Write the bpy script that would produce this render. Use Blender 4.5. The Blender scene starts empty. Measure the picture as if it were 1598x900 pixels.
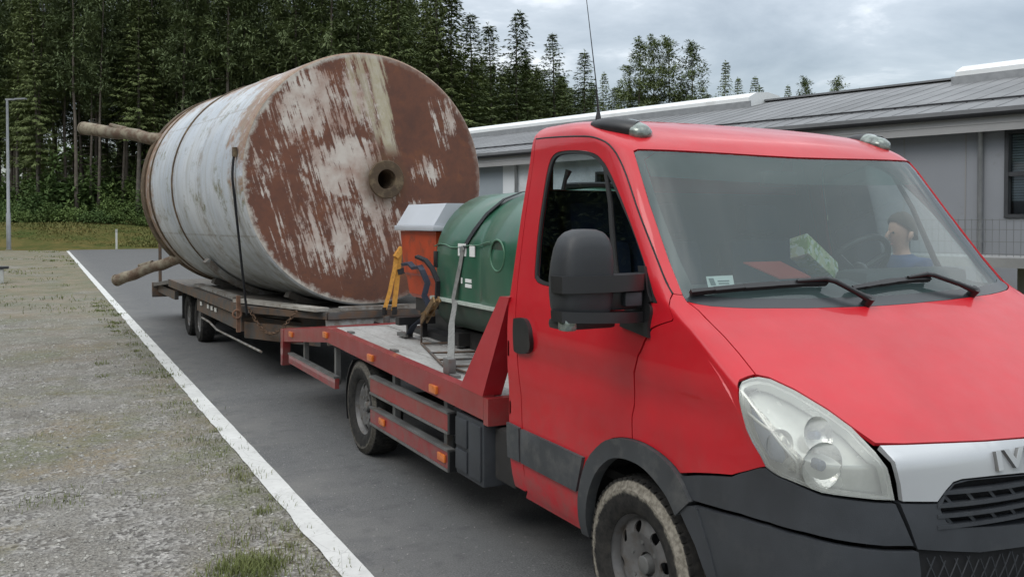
import bpy, bmesh, math, random
from mathutils import Vector, Matrix, noise as mnoise
from mathutils.geometry import delaunay_2d_cdt
PI = math.pi
R = math.radians
SC = bpy.context.scene
COL = SC.collection

# ------------------------------------------------------------------ camera
EYE, FPX, PCX, PCY, HOR = 1.74, 1420.0, 799.0, 373.0, 345.0
PITCH = math.atan((PCY - HOR) / FPX)
YAW = math.atan((PCX - 64.0) / FPX * math.cos(PITCH))
cam = bpy.data.objects.new('camera', bpy.data.cameras.new('camera'))
COL.objects.link(cam)
cam.location = (0, 0, EYE)
cam.rotation_euler = (PI / 2 - PITCH, 0, -YAW)
cam.data.sensor_width = 36
cam.data.lens = 36 * FPX / 1598
cam.data.shift_y = (PCY - 450) / 1598
cam.data.clip_start = 0.05
cam.data.clip_end = 2000
SC.camera = cam

# ------------------------------------------------------------------ sky and light
SUN_EL, SUN_AZ = R(48), R(250)
world = bpy.data.worlds.new('World')
SC.world = world
world.use_nodes = True
wn, wl = world.node_tree.nodes, world.node_tree.links
wn.clear()
wout = wn.new('ShaderNodeOutputWorld')
sky = wn.new('ShaderNodeTexSky')
sky.sky_type = 'NISHITA'
sky.sun_disc = False
sky.sun_elevation = SUN_EL
sky.sun_rotation = SUN_AZ
bg1 = wn.new('ShaderNodeBackground')
bg1.inputs[1].default_value = 0.05
wl.new(sky.outputs[0], bg1.inputs[0])
tc = wn.new('ShaderNodeTexCoord')
sep = wn.new('ShaderNodeSeparateXYZ')
wl.new(tc.outputs['Generated'], sep.inputs[0])
# cloud deck: project direction on to a plane overhead so clouds flatten towards the horizon
zc = wn.new('ShaderNodeMath'); zc.operation = 'ADD'; zc.inputs[1].default_value = 0.16
wl.new(sep.outputs[2], zc.inputs[0])
zm = wn.new('ShaderNodeMath'); zm.operation = 'MAXIMUM'; zm.inputs[1].default_value = 0.05
wl.new(zc.outputs[0], zm.inputs[0])
cx = wn.new('ShaderNodeMath'); cx.operation = 'DIVIDE'
cy = wn.new('ShaderNodeMath'); cy.operation = 'DIVIDE'
wl.new(sep.outputs[0], cx.inputs[0]); wl.new(zm.outputs[0], cx.inputs[1])
wl.new(sep.outputs[1], cy.inputs[0]); wl.new(zm.outputs[0], cy.inputs[1])
cmb = wn.new('ShaderNodeCombineXYZ')
wl.new(cx.outputs[0], cmb.inputs[0]); wl.new(cy.outputs[0], cmb.inputs[1])
n1 = wn.new('ShaderNodeTexNoise'); n1.inputs['Scale'].default_value = 1.15
n1.inputs['Detail'].default_value = 9; n1.inputs['Roughness'].default_value = 0.58
n1.inputs['Distortion'].default_value = 0.25
wl.new(cmb.outputs[0], n1.inputs['Vector'])
cr = wn.new('ShaderNodeValToRGB')
els = cr.color_ramp.elements
els[0].position = 0.34; els[0].color = (0.33, 0.35, 0.36, 1)
els[1].position = 0.66; els[1].color = (1.08, 1.08, 1.07, 1)
e = els.new(0.46); e.color = (0.46, 0.485, 0.495, 1)
e = els.new(0.56); e.color = (0.60, 0.625, 0.635, 1)
wl.new(n1.outputs[0], cr.inputs[0])
bg2 = wn.new('ShaderNodeBackground')
wl.new(cr.outputs[0], bg2.inputs[0])
zr = wn.new('ShaderNodeMapRange')          # an overcast sky is brighter overhead
zr.inputs['From Min'].default_value = 0.12; zr.inputs['From Max'].default_value = 0.9
zr.inputs['To Min'].default_value = 0.56; zr.inputs['To Max'].default_value = 2.8
wl.new(sep.outputs[2], zr.inputs['Value'])
wl.new(zr.outputs[0], bg2.inputs[1])
wadd = wn.new('ShaderNodeAddShader')
wl.new(bg1.outputs[0], wadd.inputs[0]); wl.new(bg2.outputs[0], wadd.inputs[1])
wl.new(wadd.outputs[0], wout.inputs[0])
sun = bpy.data.objects.new('sun', bpy.data.lights.new('sun', 'SUN'))
COL.objects.link(sun)
sun.data.energy = 0.9
sun.data.angle = R(28)
sun.data.color = (1.0, 0.97, 0.92)
sdir = Vector((math.sin(SUN_AZ) * math.cos(SUN_EL), math.cos(SUN_AZ) * math.cos(SUN_EL), math.sin(SUN_EL)))
sun.rotation_euler = sdir.to_track_quat('Z', 'Y').to_euler()
sun.location = sdir * 50
SC.view_settings.view_transform = 'Standard'
SC.view_settings.look = 'None'
SC.view_settings.exposure = 0.10
SC.view_settings.gamma = 1.0
SC.view_settings.use_curve_mapping = False
SC.cycles.max_bounces = 8
SC.cycles.transparent_max_bounces = 16


def at(px, depth, z=0.0):
    """world point on bearing px of the photograph at a given depth"""
    f = Vector((math.sin(YAW), math.cos(YAW), 0)); r = Vector((math.cos(YAW), -math.sin(YAW), 0))
    p = f * depth + r * ((px - PCX) / FPX * depth)
    return Vector((p.x, p.y, z))

# ------------------------------------------------------------------ materials
def new_mat(name):
    m = bpy.data.materials.new(name); m.use_nodes = True
    nt = m.node_tree
    return m, nt.nodes, nt.links, nt.nodes['Principled BSDF']

def nd(n, kind, **kw):
    x = n.new('ShaderNode' + kind)
    for k, v in kw.items():
        if k in x.inputs: x.inputs[k].default_value = v
        else: setattr(x, k, v)
    return x

def noise(n, l, vec, scale, detail=4, rough=0.55, stretch=None, dist=0.0, rot=None):
    t = nd(n, 'TexNoise'); t.inputs['Scale'].default_value = scale
    t.inputs['Detail'].default_value = detail; t.inputs['Roughness'].default_value = rough
    t.inputs['Distortion'].default_value = dist
    if stretch or rot:
        if rot:                                            # turn first, then stretch along the turned axes
            mr = nd(n, 'Mapping'); mr.inputs['Rotation'].default_value = rot
            l.new(vec, mr.inputs['Vector']); vec = mr.outputs[0]
        mp = nd(n, 'Mapping')
        if stretch: mp.inputs['Scale'].default_value = stretch
        l.new(vec, mp.inputs['Vector']); l.new(mp.outputs[0], t.inputs['Vector'])
    else:
        l.new(vec, t.inputs['Vector'])
    return t.outputs[0]

def rng(n, l, v, a, b, c=0.0, d=1.0):
    r = nd(n, 'MapRange')
    r.inputs['From Min'].default_value = a; r.inputs['From Max'].default_value = b
    r.inputs['To Min'].default_value = c; r.inputs['To Max'].default_value = d
    l.new(v, r.inputs['Value'])
    return r.outputs[0]

def mth(n, l, op, a, b=None):
    x = nd(n, 'Math', operation=op)
    for i, v in enumerate((a, b)):
        if v is None: continue
        if isinstance(v, (int, float)): x.inputs[i].default_value = v
        else: l.new(v, x.inputs[i])
    return x.outputs[0]

def mixc(n, l, fac, a, b):
    x = nd(n, 'Mix', data_type='RGBA')
    for sock, v in ((x.inputs[0], fac), (x.inputs[6], a), (x.inputs[7], b)):
        if isinstance(v, (int, float)): sock.default_value = v
        elif isinstance(v, tuple): sock.default_value = v + (1,) if len(v) == 3 else v
        else: l.new(v, sock)
    return x.outputs[2]

def coords(n, kind='Object'):
    return nd(n, 'TexCoord').outputs[kind]

def bump(n, l, b, h, strength=0.3, dist=0.01):
    x = nd(n, 'Bump'); x.inputs['Strength'].default_value = strength; x.inputs['Distance'].default_value = dist
    l.new(h, x.inputs['Height']); l.new(x.outputs[0], b.inputs['Normal'])

def mat(name, col, rough=0.5, metal=0.0, var=0.15, scale=6.0, coat=0.0, dirt=None, dirt_amt=0.0, bmp=0.0, bscale=60, spec=0.5):
    m, n, l, b = new_mat(name)
    v = coords(n)
    f = noise(n, l, v, scale, 5, 0.6)
    a = tuple(max(0, c * (1 - var)) for c in col); c2 = tuple(min(1, c * (1 + var)) for c in col)
    base = mixc(n, l, rng(n, l, f, 0.3, 0.7), a, c2)
    if dirt:
        d = noise(n, l, v, scale * 1.7, 6, 0.65)
        base = mixc(n, l, rng(n, l, d, 0.62 - dirt_amt * 0.3, 0.80 - dirt_amt * 0.3, 0, 0.85), base, dirt)
    l.new(base, b.inputs['Base Color'])
    b.inputs['Metallic'].default_value = metal
    l.new(rng(n, l, f, 0.3, 0.7, max(0.02, rough * 0.85), min(1, rough * 1.15)), b.inputs['Roughness'])
    b.inputs['Coat Weight'].default_value = coat
    b.inputs['Coat Roughness'].default_value = 0.06
    b.inputs['Specular IOR Level'].default_value = spec
    if bmp:
        bump(n, l, b, noise(n, l, v, bscale, 4), bmp, 0.006)
    return m

def glass_mat(name, tint, rough=0.0, ior=1.45, haze_mix=0.0, haze_col=(0.7, 0.72, 0.7), refl=1.0):
    m = bpy.data.materials.new(name); m.use_nodes = True
    n, l = m.node_tree.nodes, m.node_tree.links
    n.clear()
    out = n.new('ShaderNodeOutputMaterial')
    tr = n.new('ShaderNodeBsdfTransparent'); tr.inputs[0].default_value = tint + (1,)
    base = tr.outputs[0]
    if haze_mix:
        df = n.new('ShaderNodeBsdfDiffuse'); df.inputs[0].default_value = haze_col + (1,)
        mx = n.new('ShaderNodeMixShader'); mx.inputs[0].default_value = haze_mix
        l.new(base, mx.inputs[1]); l.new(df.outputs[0], mx.inputs[2]); base = mx.outputs[0]
    gl = n.new('ShaderNodeBsdfGlossy'); gl.inputs['Roughness'].default_value = rough
    fr = n.new('ShaderNodeFresnel'); fr.inputs[0].default_value = ior
    k = n.new('ShaderNodeMath'); k.operation = 'MULTIPLY'; k.inputs[1].default_value = refl
    l.new(fr.outputs[0], k.inputs[0])
    m2 = n.new('ShaderNodeMixShader')
    l.new(k.outputs[0], m2.inputs[0]); l.new(base, m2.inputs[1]); l.new(gl.outputs[0], m2.inputs[2])
    l.new(m2.outputs[0], out.inputs[0])
    return m

M = {}
# ------------------------------------------------------------------ mesh builder
class MB:
    def __init__(s): s.v, s.f, s.m = [], [], []
    def add(s, verts, faces, mi=0):
        o = len(s.v)
        s.v += [Vector(p) for p in verts]
        for f in faces: s.f.append([i + o for i in f]); s.m.append(mi)
        return s
    def box(s, x0, x1, y0, y1, z0, z1, mi=0, bev=0.0, mtx=None):
        if bev > 0:
            bm = bmesh.new()
            bmesh.ops.create_cube(bm, size=1)
            for v in bm.verts:
                v.co = Vector(((x0 + x1) / 2 + v.co.x * (x1 - x0), (y0 + y1) / 2 + v.co.y * (y1 - y0), (z0 + z1) / 2 + v.co.z * (z1 - z0)))
            bmesh.ops.bevel(bm, geom=bm.edges[:], offset=bev, segments=2, affect='EDGES', profile=0.6)
            s.from_bm(bm, mi, mtx); bm.free()
            return s
        p = [(x, y, z) for x in (x0, x1) for y in (y0, y1) for z in (z0, z1)]
        if mtx: p = [mtx @ Vector(q) for q in p]
        return s.add(p, [(0, 1, 3, 2), (4, 6, 7, 5), (0, 4, 5, 1), (2, 3, 7, 6), (0, 2, 6, 4), (1, 5, 7, 3)], mi)
    def from_bm(s, bm, mi=0, mtx=None):
        bm.verts.index_update()
        s.add([(mtx @ v.co) if mtx else v.co.copy() for v in bm.verts], [[v.index for v in f.verts] for f in bm.faces], mi)
    def tube(s, pts, r, seg=8, mi=0, cap=True, r2=None):
        pts = [Vector(p) for p in pts]
        n = len(pts); rings = []
        up = None
        for i, p in enumerate(pts):
            d = (pts[min(i + 1, n - 1)] - pts[max(i - 1, 0)]).normalized()
            if up is None:
                up = d.orthogonal().normalized()
            else:
                up = (up - d * up.dot(d))
                up = up.normalized() if up.length > 1e-5 else d.orthogonal().normalized()
            w = d.cross(up)
            rr = r[i] if isinstance(r, (list, tuple)) else (r if r2 is None else r + (r2 - r) * i / (n - 1))
            rings.append([p + (up * math.cos(2 * PI * k / seg) + w * math.sin(2 * PI * k / seg)) * rr for k in range(seg)])
        vs = [q for rg in rings for q in rg]; fs = []
        for i in range(n - 1):
            for k in range(seg):
                a, b = i * seg + k, i * seg + (k + 1) % seg
                fs.append((a, b, b + seg, a + seg))
        if cap:
            fs.append(list(range(seg))[::-1]); fs.append([(n - 1) * seg + k for k in range(seg)])
        return s.add(vs, fs, mi)
    def bar(s, a, b, w, h, mi=0, upv=(0, 0, 1)):
        a, b = Vector(a), Vector(b); d = (b - a); L = d.length; d.normalize()
        u = Vector(upv); sd = d.cross(u)
        if sd.length < 1e-4: sd = d.orthogonal()
        sd.normalize(); u = sd.cross(d)
        p = []
        for q in (a, b):
            for i, j in ((-1, -1), (1, -1), (1, 1), (-1, 1)): p.append(q + sd * (i * w / 2) + u * (j * h / 2))
        return s.add(p, [(0, 3, 2, 1), (4, 5, 6, 7), (0, 1, 5, 4), (1, 2, 6, 5), (2, 3, 7, 6), (3, 0, 4, 7)], mi)
    def ribbon(s, pts, w, side, th=0.004, mi=0):
        """flat webbing along pts; side = direction of its width"""
        pts = [Vector(p) for p in pts]; n = len(pts); vs = []
        for i, p in enumerate(pts):
            d = (pts[min(i + 1, n - 1)] - pts[max(i - 1, 0)]).normalized()
            sd = Vector(side); sd = (sd - d * sd.dot(d)).normalized(); nn = d.cross(sd)
            for a, b in ((-1, -1), (1, -1), (1, 1), (-1, 1)): vs.append(p + sd * (a * w / 2) + nn * (b * th / 2))
        fs = [(0, 3, 2, 1), [4 * (n - 1) + k for k in range(4)]]
        for i in range(n - 1):
            for k in range(4):
                a, b = 4 * i + k, 4 * i + (k + 1) % 4
                fs.append((a, b, b + 4, a + 4))
        return s.add(vs, fs, mi)
    def lathe(s, prof, seg=48, axis='z', c=(0, 0, 0), mi=0, mtx=None, closed=False):
        c = Vector(c); vs = []; fs = []; n = len(prof)
        for r, h in prof:
            for k in range(seg):
                a = 2 * PI * k / seg
                p = {'z': (r * math.cos(a), r * math.sin(a), h), 'x': (h, r * math.cos(a), r * math.sin(a)), 'y': (r * math.cos(a), h, r * math.sin(a))}[axis]
                p = c + Vector(p)
                vs.append(mtx @ p if mtx else p)
        rg = range(n if closed else n - 1)
        for i in rg:
            for k in range(seg):
                a, b = i * seg + k, i * seg + (k + 1) % seg
                j = ((i + 1) % n) * seg
                fs.append((a, b, j + (k + 1) % seg, j + k))
        return s.add(vs, fs, mi)
    def prism(s, poly, axis, a, b, mi=0):
        """extrude a 2D outline: axis x -> (y,z), y -> (x,z), z -> (x,y)"""
        def q(p, t):
            return {'x': (t, p[0], p[1]), 'y': (p[0], t, p[1]), 'z': (p[0], p[1], t)}[axis]
        n = len(poly)
        vs = [q(p, a) for p in poly] + [q(p, b) for p in poly]
        fs = [list(range(n))[::-1], list(range(n, 2 * n))] + [(i, (i + 1) % n, (i + 1) % n + n, i + n) for i in range(n)]
        return s.add(vs, fs, mi)
    def disc_holes(s, mk, router, holes, th, mi=0, seg=40):
        """flat plate with round holes; mk maps (u,v,depth) to 3D; holes = [(u,v,r)]"""
        v2, ed = [], []
        def ring(u, v, r, k):
            o = len(v2)
            for i in range(k): v2.append(Vector((u + r * math.cos(2 * PI * i / k), v + r * math.sin(2 * PI * i / k))))
            for i in range(k): ed.append((o + i, o + (i + 1) % k))
        ring(0, 0, router, seg)
        for h in holes: ring(h[0], h[1], h[2], 12)
        vo, eo, fo, *_ = delaunay_2d_cdt(v2, ed, [], 0, 1e-5)
        keep = []
        for f in fo:
            cc = sum((vo[i] for i in f), Vector((0, 0))) / len(f)
            if cc.length < router and all((cc - Vector(h[:2])).length > h[2] * 0.97 for h in holes): keep.append(f)
        nv = len(vo)
        vs = [mk(p.x, p.y, 0) for p in vo] + [mk(p.x, p.y, th) for p in vo]
        cnt = {}
        for f in keep:
            for i in range(len(f)):
                a, b = f[i], f[(i + 1) % len(f)]
                cnt.setdefault((min(a, b), max(a, b)), []).append((a, b))
        fs = [list(f) for f in keep] + [[i + nv for i in f][::-1] for f in keep]
        for k, e2 in cnt.items():
            if len(e2) == 1:
                a, b = e2[0]; fs.append((a, a + nv, b + nv, b))
        return s.add(vs, fs, mi)
    def build(s, name, mats, parent=None, sharp=35, loc=None, org=None, recalc=True):
        me = bpy.data.meshes.new(name)
        o0 = Vector(org) if org is not None else (world_loc(parent) if parent else Vector((0, 0, 0)))
        me.from_pydata([p - o0 for p in s.v], [], s.f)
        if not isinstance(mats, (list, tuple)): mats = [mats]
        for x in mats: me.materials.append(x)
        me.polygons.foreach_set('material_index', s.m)
        if recalc:
            bm = bmesh.new(); bm.from_mesh(me)
            bmesh.ops.recalc_face_normals(bm, faces=bm.faces[:])
            bm.to_mesh(me); bm.free()
        me.polygons.foreach_set('use_smooth', [sharp is not None] * len(me.polygons))
        if sharp is not None and sharp < 180: me.set_sharp_from_angle(angle=R(sharp))
        me.update()
        ob = bpy.data.objects.new(name, me)
        COL.objects.link(ob)
        if parent: ob.parent = parent
        if loc is not None: ob.location = loc
        return ob

def world_loc(o):
    p = Vector((0, 0, 0))
    while o is not None:
        p = p + o.location; o = o.parent
    return p

def tag(o, label=None, cat=None, group=None, kind=None):
    if label: o['label'] = label
    if cat: o['category'] = cat
    if group: o['group'] = group
    if kind: o['kind'] = kind
    return o

def empty(name, loc, label=None, cat=None, group=None, rz=0):
    o = bpy.data.objects.new(name, None); COL.objects.link(o)
    o.location = loc; o.rotation_euler = (0, 0, rz); o.empty_display_size = 0.3
    return tag(o, label, cat, group)

def copy_tree(o, parent=None):
    c = o.copy(); COL.objects.link(c); c.parent = parent
    for ch in o.children:
        copy_tree(ch, c)
    return c
# ------------------------------------------------------------------ setting materials
def ground_materials():
    # gravel: pale grey chippings, dusty patches, thin moss and dry grass growing through
    m, n, l, b = new_mat('gravel')
    v = coords(n)
    vo = nd(n, 'TexVoronoi'); vo.inputs['Scale'].default_value = 42; l.new(v, vo.inputs['Vector'])
    st = mixc(n, l, rng(n, l, vo.outputs['Color'], 0.1, 0.9), (0.098, 0.091, 0.083), (0.43, 0.413, 0.385))
    vf = nd(n, 'TexVoronoi'); vf.inputs['Scale'].default_value = 130; l.new(v, vf.inputs['Vector'])
    st2 = mixc(n, l, rng(n, l, vf.outputs['Color'], 0.1, 0.9), (0.13, 0.12, 0.105), (0.31, 0.295, 0.265))
    base = mixc(n, l, rng(n, l, noise(n, l, v, 3.0, 5), 0.42, 0.58), st, st2)
    dust = noise(n, l, v, 0.8, 6, 0.6)
    base = mixc(n, l, rng(n, l, dust, 0.5, 0.72, 0, 0.65), base, (0.29, 0.278, 0.254))
    dark = noise(n, l, v, 1.7, 6, 0.65)
    base = mixc(n, l, rng(n, l, dark, 0.53, 0.68, 0, 0.55), base, (0.12, 0.105, 0.085))
    mp = nd(n, 'Mapping'); mp.inputs['Location'].default_value = (13, 4, 0); l.new(v, mp.inputs['Vector'])
    g = noise(n, l, mp.outputs[0], 0.55, 8, 0.72)
    g2 = noise(n, l, v, 9, 5, 0.7)
    gm = mth(n, l, 'MULTIPLY', rng(n, l, g, 0.47, 0.58), rng(n, l, g2, 0.34, 0.54))
    # the grass is thicker along the kerb line and towards the far end of the lot
    sx = nd(n, 'SeparateXYZ'); l.new(v, sx.inputs[0])
    edge = mth(n, l, 'MULTIPLY', rng(n, l, sx.outputs[0], 0.65, 1.3), rng(n, l, noise(n, l, v, 2.6, 6, 0.7), 0.42, 0.6))
    far = mth(n, l, 'MULTIPLY', rng(n, l, sx.outputs[1], 9, 26), rng(n, l, noise(n, l, v, 0.5, 8, 0.75), 0.34, 0.50))
    gm = mth(n, l, 'MAXIMUM', gm, mth(n, l, 'MAXIMUM', mth(n, l, 'MULTIPLY', edge, 0.8), mth(n, l, 'MULTIPLY', far, 1.0)))
    gc = mixc(n, l, rng(n, l, noise(n, l, v, 1.1, 4), 0.4, 0.62), (0.135, 0.145, 0.065), (0.25, 0.195, 0.115))
    brk = rng(n, l, noise(n, l, v, 38, 4, 0.75), 0.40, 0.58)
    base = mixc(n, l, mth(n, l, 'MULTIPLY', mth(n, l, 'MULTIPLY', gm, 0.80), mth(n, l, 'ADD', mth(n, l, 'MULTIPLY', brk, .55), .45)), base, gc)
    l.new(base, b.inputs['Base Color']); b.inputs['Roughness'].default_value = 0.95
    b.inputs['Specular IOR Level'].default_value = 0.15
    h = mth(n, l, 'ADD', vo.outputs['Distance'], mth(n, l, 'MULTIPLY', noise(n, l, v, 25, 5), 0.6))
    bump(n, l, b, h, 0.8, 0.03)
    M['gravel'] = m
    # worn asphalt
    m, n, l, b = new_mat('asphalt')
    v = coords(n)
    a1 = noise(n, l, v, 110, 3, 0.7); a2 = noise(n, l, v, 0.7, 6, 0.6); a3 = noise(n, l, v, 7, 5, 0.65)
    base = mixc(n, l, rng(n, l, a1, 0.34, 0.66), (0.050, 0.051, 0.052), (0.178, 0.178, 0.176))
    base = mixc(n, l, rng(n, l, a2, 0.42, 0.6, 0, 0.6), base, (0.125, 0.124, 0.122))
    base = mixc(n, l, rng(n, l, a3, 0.52, 0.66, 0, 0.5), base, (0.075, 0.075, 0.077))
    # a dusty drag of gravel along the edge line and faint wheel tracks
    sx = nd(n, 'SeparateXYZ'); l.new(v, sx.inputs[0])
    du = mth(n, l, 'MULTIPLY', rng(n, l, sx.outputs[0], 1.95, 1.42), rng(n, l, noise(n, l, v, 2.2, 7, 0.7), 0.4, 0.65))
    base = mixc(n, l, mth(n, l, 'MULTIPLY', du, 0.6), base, (0.20, 0.195, 0.18))
    chip = nd(n, 'TexVoronoi'); chip.inputs['Scale'].default_value = 17; l.new(v, chip.inputs['Vector'])
    base = mixc(n, l, rng(n, l, chip.outputs['Distance'], 0.16, 0.08, 0, 0.6), base, (0.24, 0.235, 0.225))
    l.new(base, b.inputs['Base Color']); b.inputs['Roughness'].default_value = 0.86
    b.inputs['Specular IOR Level'].default_value = 0.35
    bump(n, l, b, a1, 0.55, 0.008)
    M['asphalt'] = m
    # edge line: worn white paint, tyre scuffs, broken left edge
    m, n, l, b = new_mat('line_paint')
    v = coords(n)
    w = noise(n, l, v, 26, 6, 0.7); w2 = noise(n, l, v, 3.0, 6, 0.65)
    base = mixc(n, l, rng(n, l, w2, 0.35, 0.7), (0.52, 0.52, 0.50), (0.66, 0.66, 0.635))
    base = mixc(n, l, rng(n, l, w, 0.56, 0.70, 0, 0.7), base, (0.32, 0.315, 0.295))
    cr = nd(n, 'TexVoronoi', feature='DISTANCE_TO_EDGE'); cr.inputs['Scale'].default_value = 2.2; l.new(v, cr.inputs['Vector'])
    base = mixc(n, l, rng(n, l, cr.outputs[0], 0.006, 0.0, 0, 0.5), base, (0.25, 0.25, 0.24))
    l.new(base, b.inputs['Base Color']); b.inputs['Roughness'].default_value = 0.75
    bump(n, l, b, w, 0.25, 0.004)
    M['line'] = m
    # rough verge
    m, n, l, b = new_mat('verge')
    v = coords(n)
    a = noise(n, l, v, 0.35, 7, 0.7); c = noise(n, l, v, 4, 5, 0.7)
    base = mixc(n, l, rng(n, l, a, 0.38, 0.62), (0.050, 0.075, 0.018), (0.165, 0.125, 0.045))
    base = mixc(n, l, rng(n, l, c, 0.4, 0.7, 0, 0.6), base, (0.055, 0.075, 0.025))
    l.new(base, b.inputs['Base Color']); b.inputs['Roughness'].default_value = 1.0
    b.inputs['Specular IOR Level'].default_value = 0.1
    bump(n, l, b, c, 0.9, 0.15)
    M['verge'] = m

ground_materials()

def leaf_mat(name, ca, cb, rough=0.7):
    m, n, l, b = new_mat(name)
    v = coords(n)
    oi = nd(n, 'ObjectInfo')
    f = noise(n, l, v, 0.9, 5, 0.7)
    f2 = mth(n, l, 'ADD', mth(n, l, 'MULTIPLY', f, 0.7), mth(n, l, 'MULTIPLY', oi.outputs['Random'], 0.3))
    base = mixc(n, l, rng(n, l, f2, 0.28, 0.72), ca, cb)
    l.new(base, b.inputs['Base Color']); b.inputs['Roughness'].default_value = rough
    b.inputs['Specular IOR Level'].default_value = 0.2
    return m

M['spruce'] = leaf_mat('spruce_needles', (0.080, 0.112, 0.044), (0.178, 0.212, 0.080))
M['pine'] = leaf_mat('pine_needles', (0.085, 0.118, 0.058), (0.182, 0.218, 0.094))
M['bush'] = leaf_mat('bush_leaves', (0.050, 0.092, 0.030), (0.145, 0.20, 0.060))
M['bright'] = leaf_mat('bright_leaves', (0.12, 0.17, 0.035), (0.26, 0.30, 0.07))
M['grass'] = leaf_mat('grass_blades', (0.060, 0.088, 0.020), (0.165, 0.150, 0.050))
M['lotgrass'] = leaf_mat('lot_grass', (0.09, 0.125, 0.035), (0.20, 0.20, 0.08))
M['bark'] = mat('bark', (0.13, 0.115, 0.10), 0.95, 0, 0.35, 3.0, bmp=0.5, bscale=18, spec=0.1)
M['pinebark'] = mat('pine_bark', (0.135, 0.115, 0.097), 0.95, 0, 0.4, 1.2, bmp=0.5, bscale=14, spec=0.1)

# ------------------------------------------------------------------ ground, lot, road, line
RND = random.Random(7)
def sheet(name, poly, z, m, sub=None):
    mb = MB()
    mb.add([(x, y, z) for x, y in poly], [list(range(len(poly)))])
    o = mb.build(name, m, sharp=None)
    tag(o, kind='structure')
    return o
sheet('ground', [(-500, -300), (500, -300), (500, 700), (-500, 700)], 0.0, M['verge'])
pts = [(1.33, -12), (1.33, 58.0)]
yy = 57.6
left = [(-45, 57), (-12, 57.3), (-4, 57.8)]
def bankz(x, y):
    t = min(1, max(0, (y - 61.8) / 11.0)); t = t * t * (3 - 2 * t)
    return 1.55 * t * min(1, max(0, (70 - x) / 20)) + (0.12 * mnoise.noise(Vector((x * .15, y * .15, 0))) if t > 0 else 0) * t
mb = MB(); nx, ny = 90, 46; vs = []
for j in range(ny + 1):
    for i in range(nx + 1):
        x = -130 + 210 * i / nx; y = 61.7 + 90 * (j / ny) ** 1.7
        vs.append((x, y, bankz(x, y) + (.02 if j else -.05)))
mb.add(vs, [(j * (nx + 1) + i, j * (nx + 1) + i + 1, (j + 1) * (nx + 1) + i + 1, (j + 1) * (nx + 1) + i) for j in range(ny) for i in range(nx)])
tag(mb.build('grass_bank', M['verge'], sharp=180), kind='structure')
sheet('gravel_lot', [(-60, -12), (1.33, -12), (1.33, 58.2), (0.5, 60.5), (-6, 62.0), (-20, 62), (-60, 62)], 0.004, M['gravel'])
sheet('road', [(1.30, -12), (11.5, -12), (11.5, 57.0), (40, 57.0), (40, 61.5), (9, 61.5), (1.42, 60.6)], 0.008, M['asphalt'])
# edge line with a slightly ragged left edge where gravel has crept over it
mb = MB(); vs = []; ny = 420
for i in range(ny + 1):
    y = -2 + 60.6 * (i / ny) ** 1.6
    j = 0.012 * (mnoise.noise(Vector((y * 3.1, 0.3, 0))) + 0.6 * mnoise.noise(Vector((y * 11, 4.3, 0))))
    j2 = 0.004 * mnoise.noise(Vector((y * 5, 9.3, 0)))
    vs += [(1.283 + j, y, 0.0125), (1.425 + j2, y, 0.0125)]
mb.add(vs, [(2 * i, 2 * i + 1, 2 * i + 3, 2 * i + 2) for i in range(ny)])
tag(mb.build('edge_line', M['line'], sharp=None), kind='structure')

# loose stones on the lot: one uncountable mass
M['stone'] = mat('loose_stone', (0.30, 0.29, 0.265), 0.9, 0, 0.8, 31, spec=0.2)
mb = MB()
def stone(mb, x, y, z, r, rnd):
    a = rnd.random() * 6.28
    k = [(1, 0, 0), (-1, 0, 0), (0, 1, 0), (0, -1, 0), (0, 0, .75), (0, 0, -.4)]
    vs = []
    for p in k:
        q = Vector(p) * r * rnd.uniform(0.6, 1.25)
        vs.append((x + q.x * math.cos(a) - q.y * math.sin(a), y + q.x * math.sin(a) + q.y * math.cos(a), z + q.z))
    mb.add(vs, [(0, 2, 4), (2, 1, 4), (1, 3, 4), (3, 0, 4), (2, 0, 5), (1, 2, 5), (3, 1, 5), (0, 3, 5)])
for i in range(22000):
    y = 3.2 + 15 * RND.random() ** 1.7
    x = 1.30 - (0.03 + 5.2 * RND.random() ** 0.9) * (0.5 + y / 9)
    if mnoise.noise(Vector((x * 0.9, y * 0.9, 3))) < -0.18 and RND.random() < 0.7: continue
    stone(mb, x, y, 0.006, RND.choice((0.005, 0.006, 0.008, 0.010, 0.013, 0.018)) * RND.uniform(0.7, 1.2), RND)
for i in range(500):                                       # a few chips kicked on to the asphalt
    y = 2.4 + 14 * RND.random() ** 1.6
    stone(mb, 1.44 + 0.9 * RND.random() ** 2.2, y, 0.010, RND.uniform(0.002, 0.005), RND)
tag(mb.build('loose_gravel', M['stone'], sharp=None), 'pale grey chippings lying loose over the lot', kind='stuff')
o = COL.objects['loose_gravel']; tag(o, cat='gravel')

def blade(mb, x, y, z, h, w, rnd, lean=0.6):
    a = rnd.random() * 6.28; d = Vector((math.cos(a), math.sin(a), 0)); s = Vector((-d.y, d.x, 0)) * w
    p = Vector((x, y, z)); k = rnd.uniform(0.15, lean)
    m1 = p + d * h * k * 0.4 + Vector((0, 0, h * 0.6)); t = p + d * h * k + Vector((0, 0, h * rnd.uniform(0.8, 1.0)))
    mb.add([p - s, p + s, m1 + s * 0.7, m1 - s * 0.7, t], [(0, 1, 2, 3), (3, 2, 4)])
mb = MB()
clumps = []
for i in range(230):
    y = 3.6 + 18 * RND.random() ** 1.7
    if RND.random() < 0.45: x = 1.27 - 0.35 * RND.random() ** 1.5
    else:
        x = 1.2 - 4.0 * RND.random() * (0.5 + y / 9)
        if mnoise.noise(Vector((x * 0.55 + 13, y * 0.55 + 4, 0))) < 0.05: continue
    clumps.append((x, y, RND.uniform(0.03, 0.12), RND.randint(14, 40), RND.uniform(0.015, 0.045)))
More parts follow.
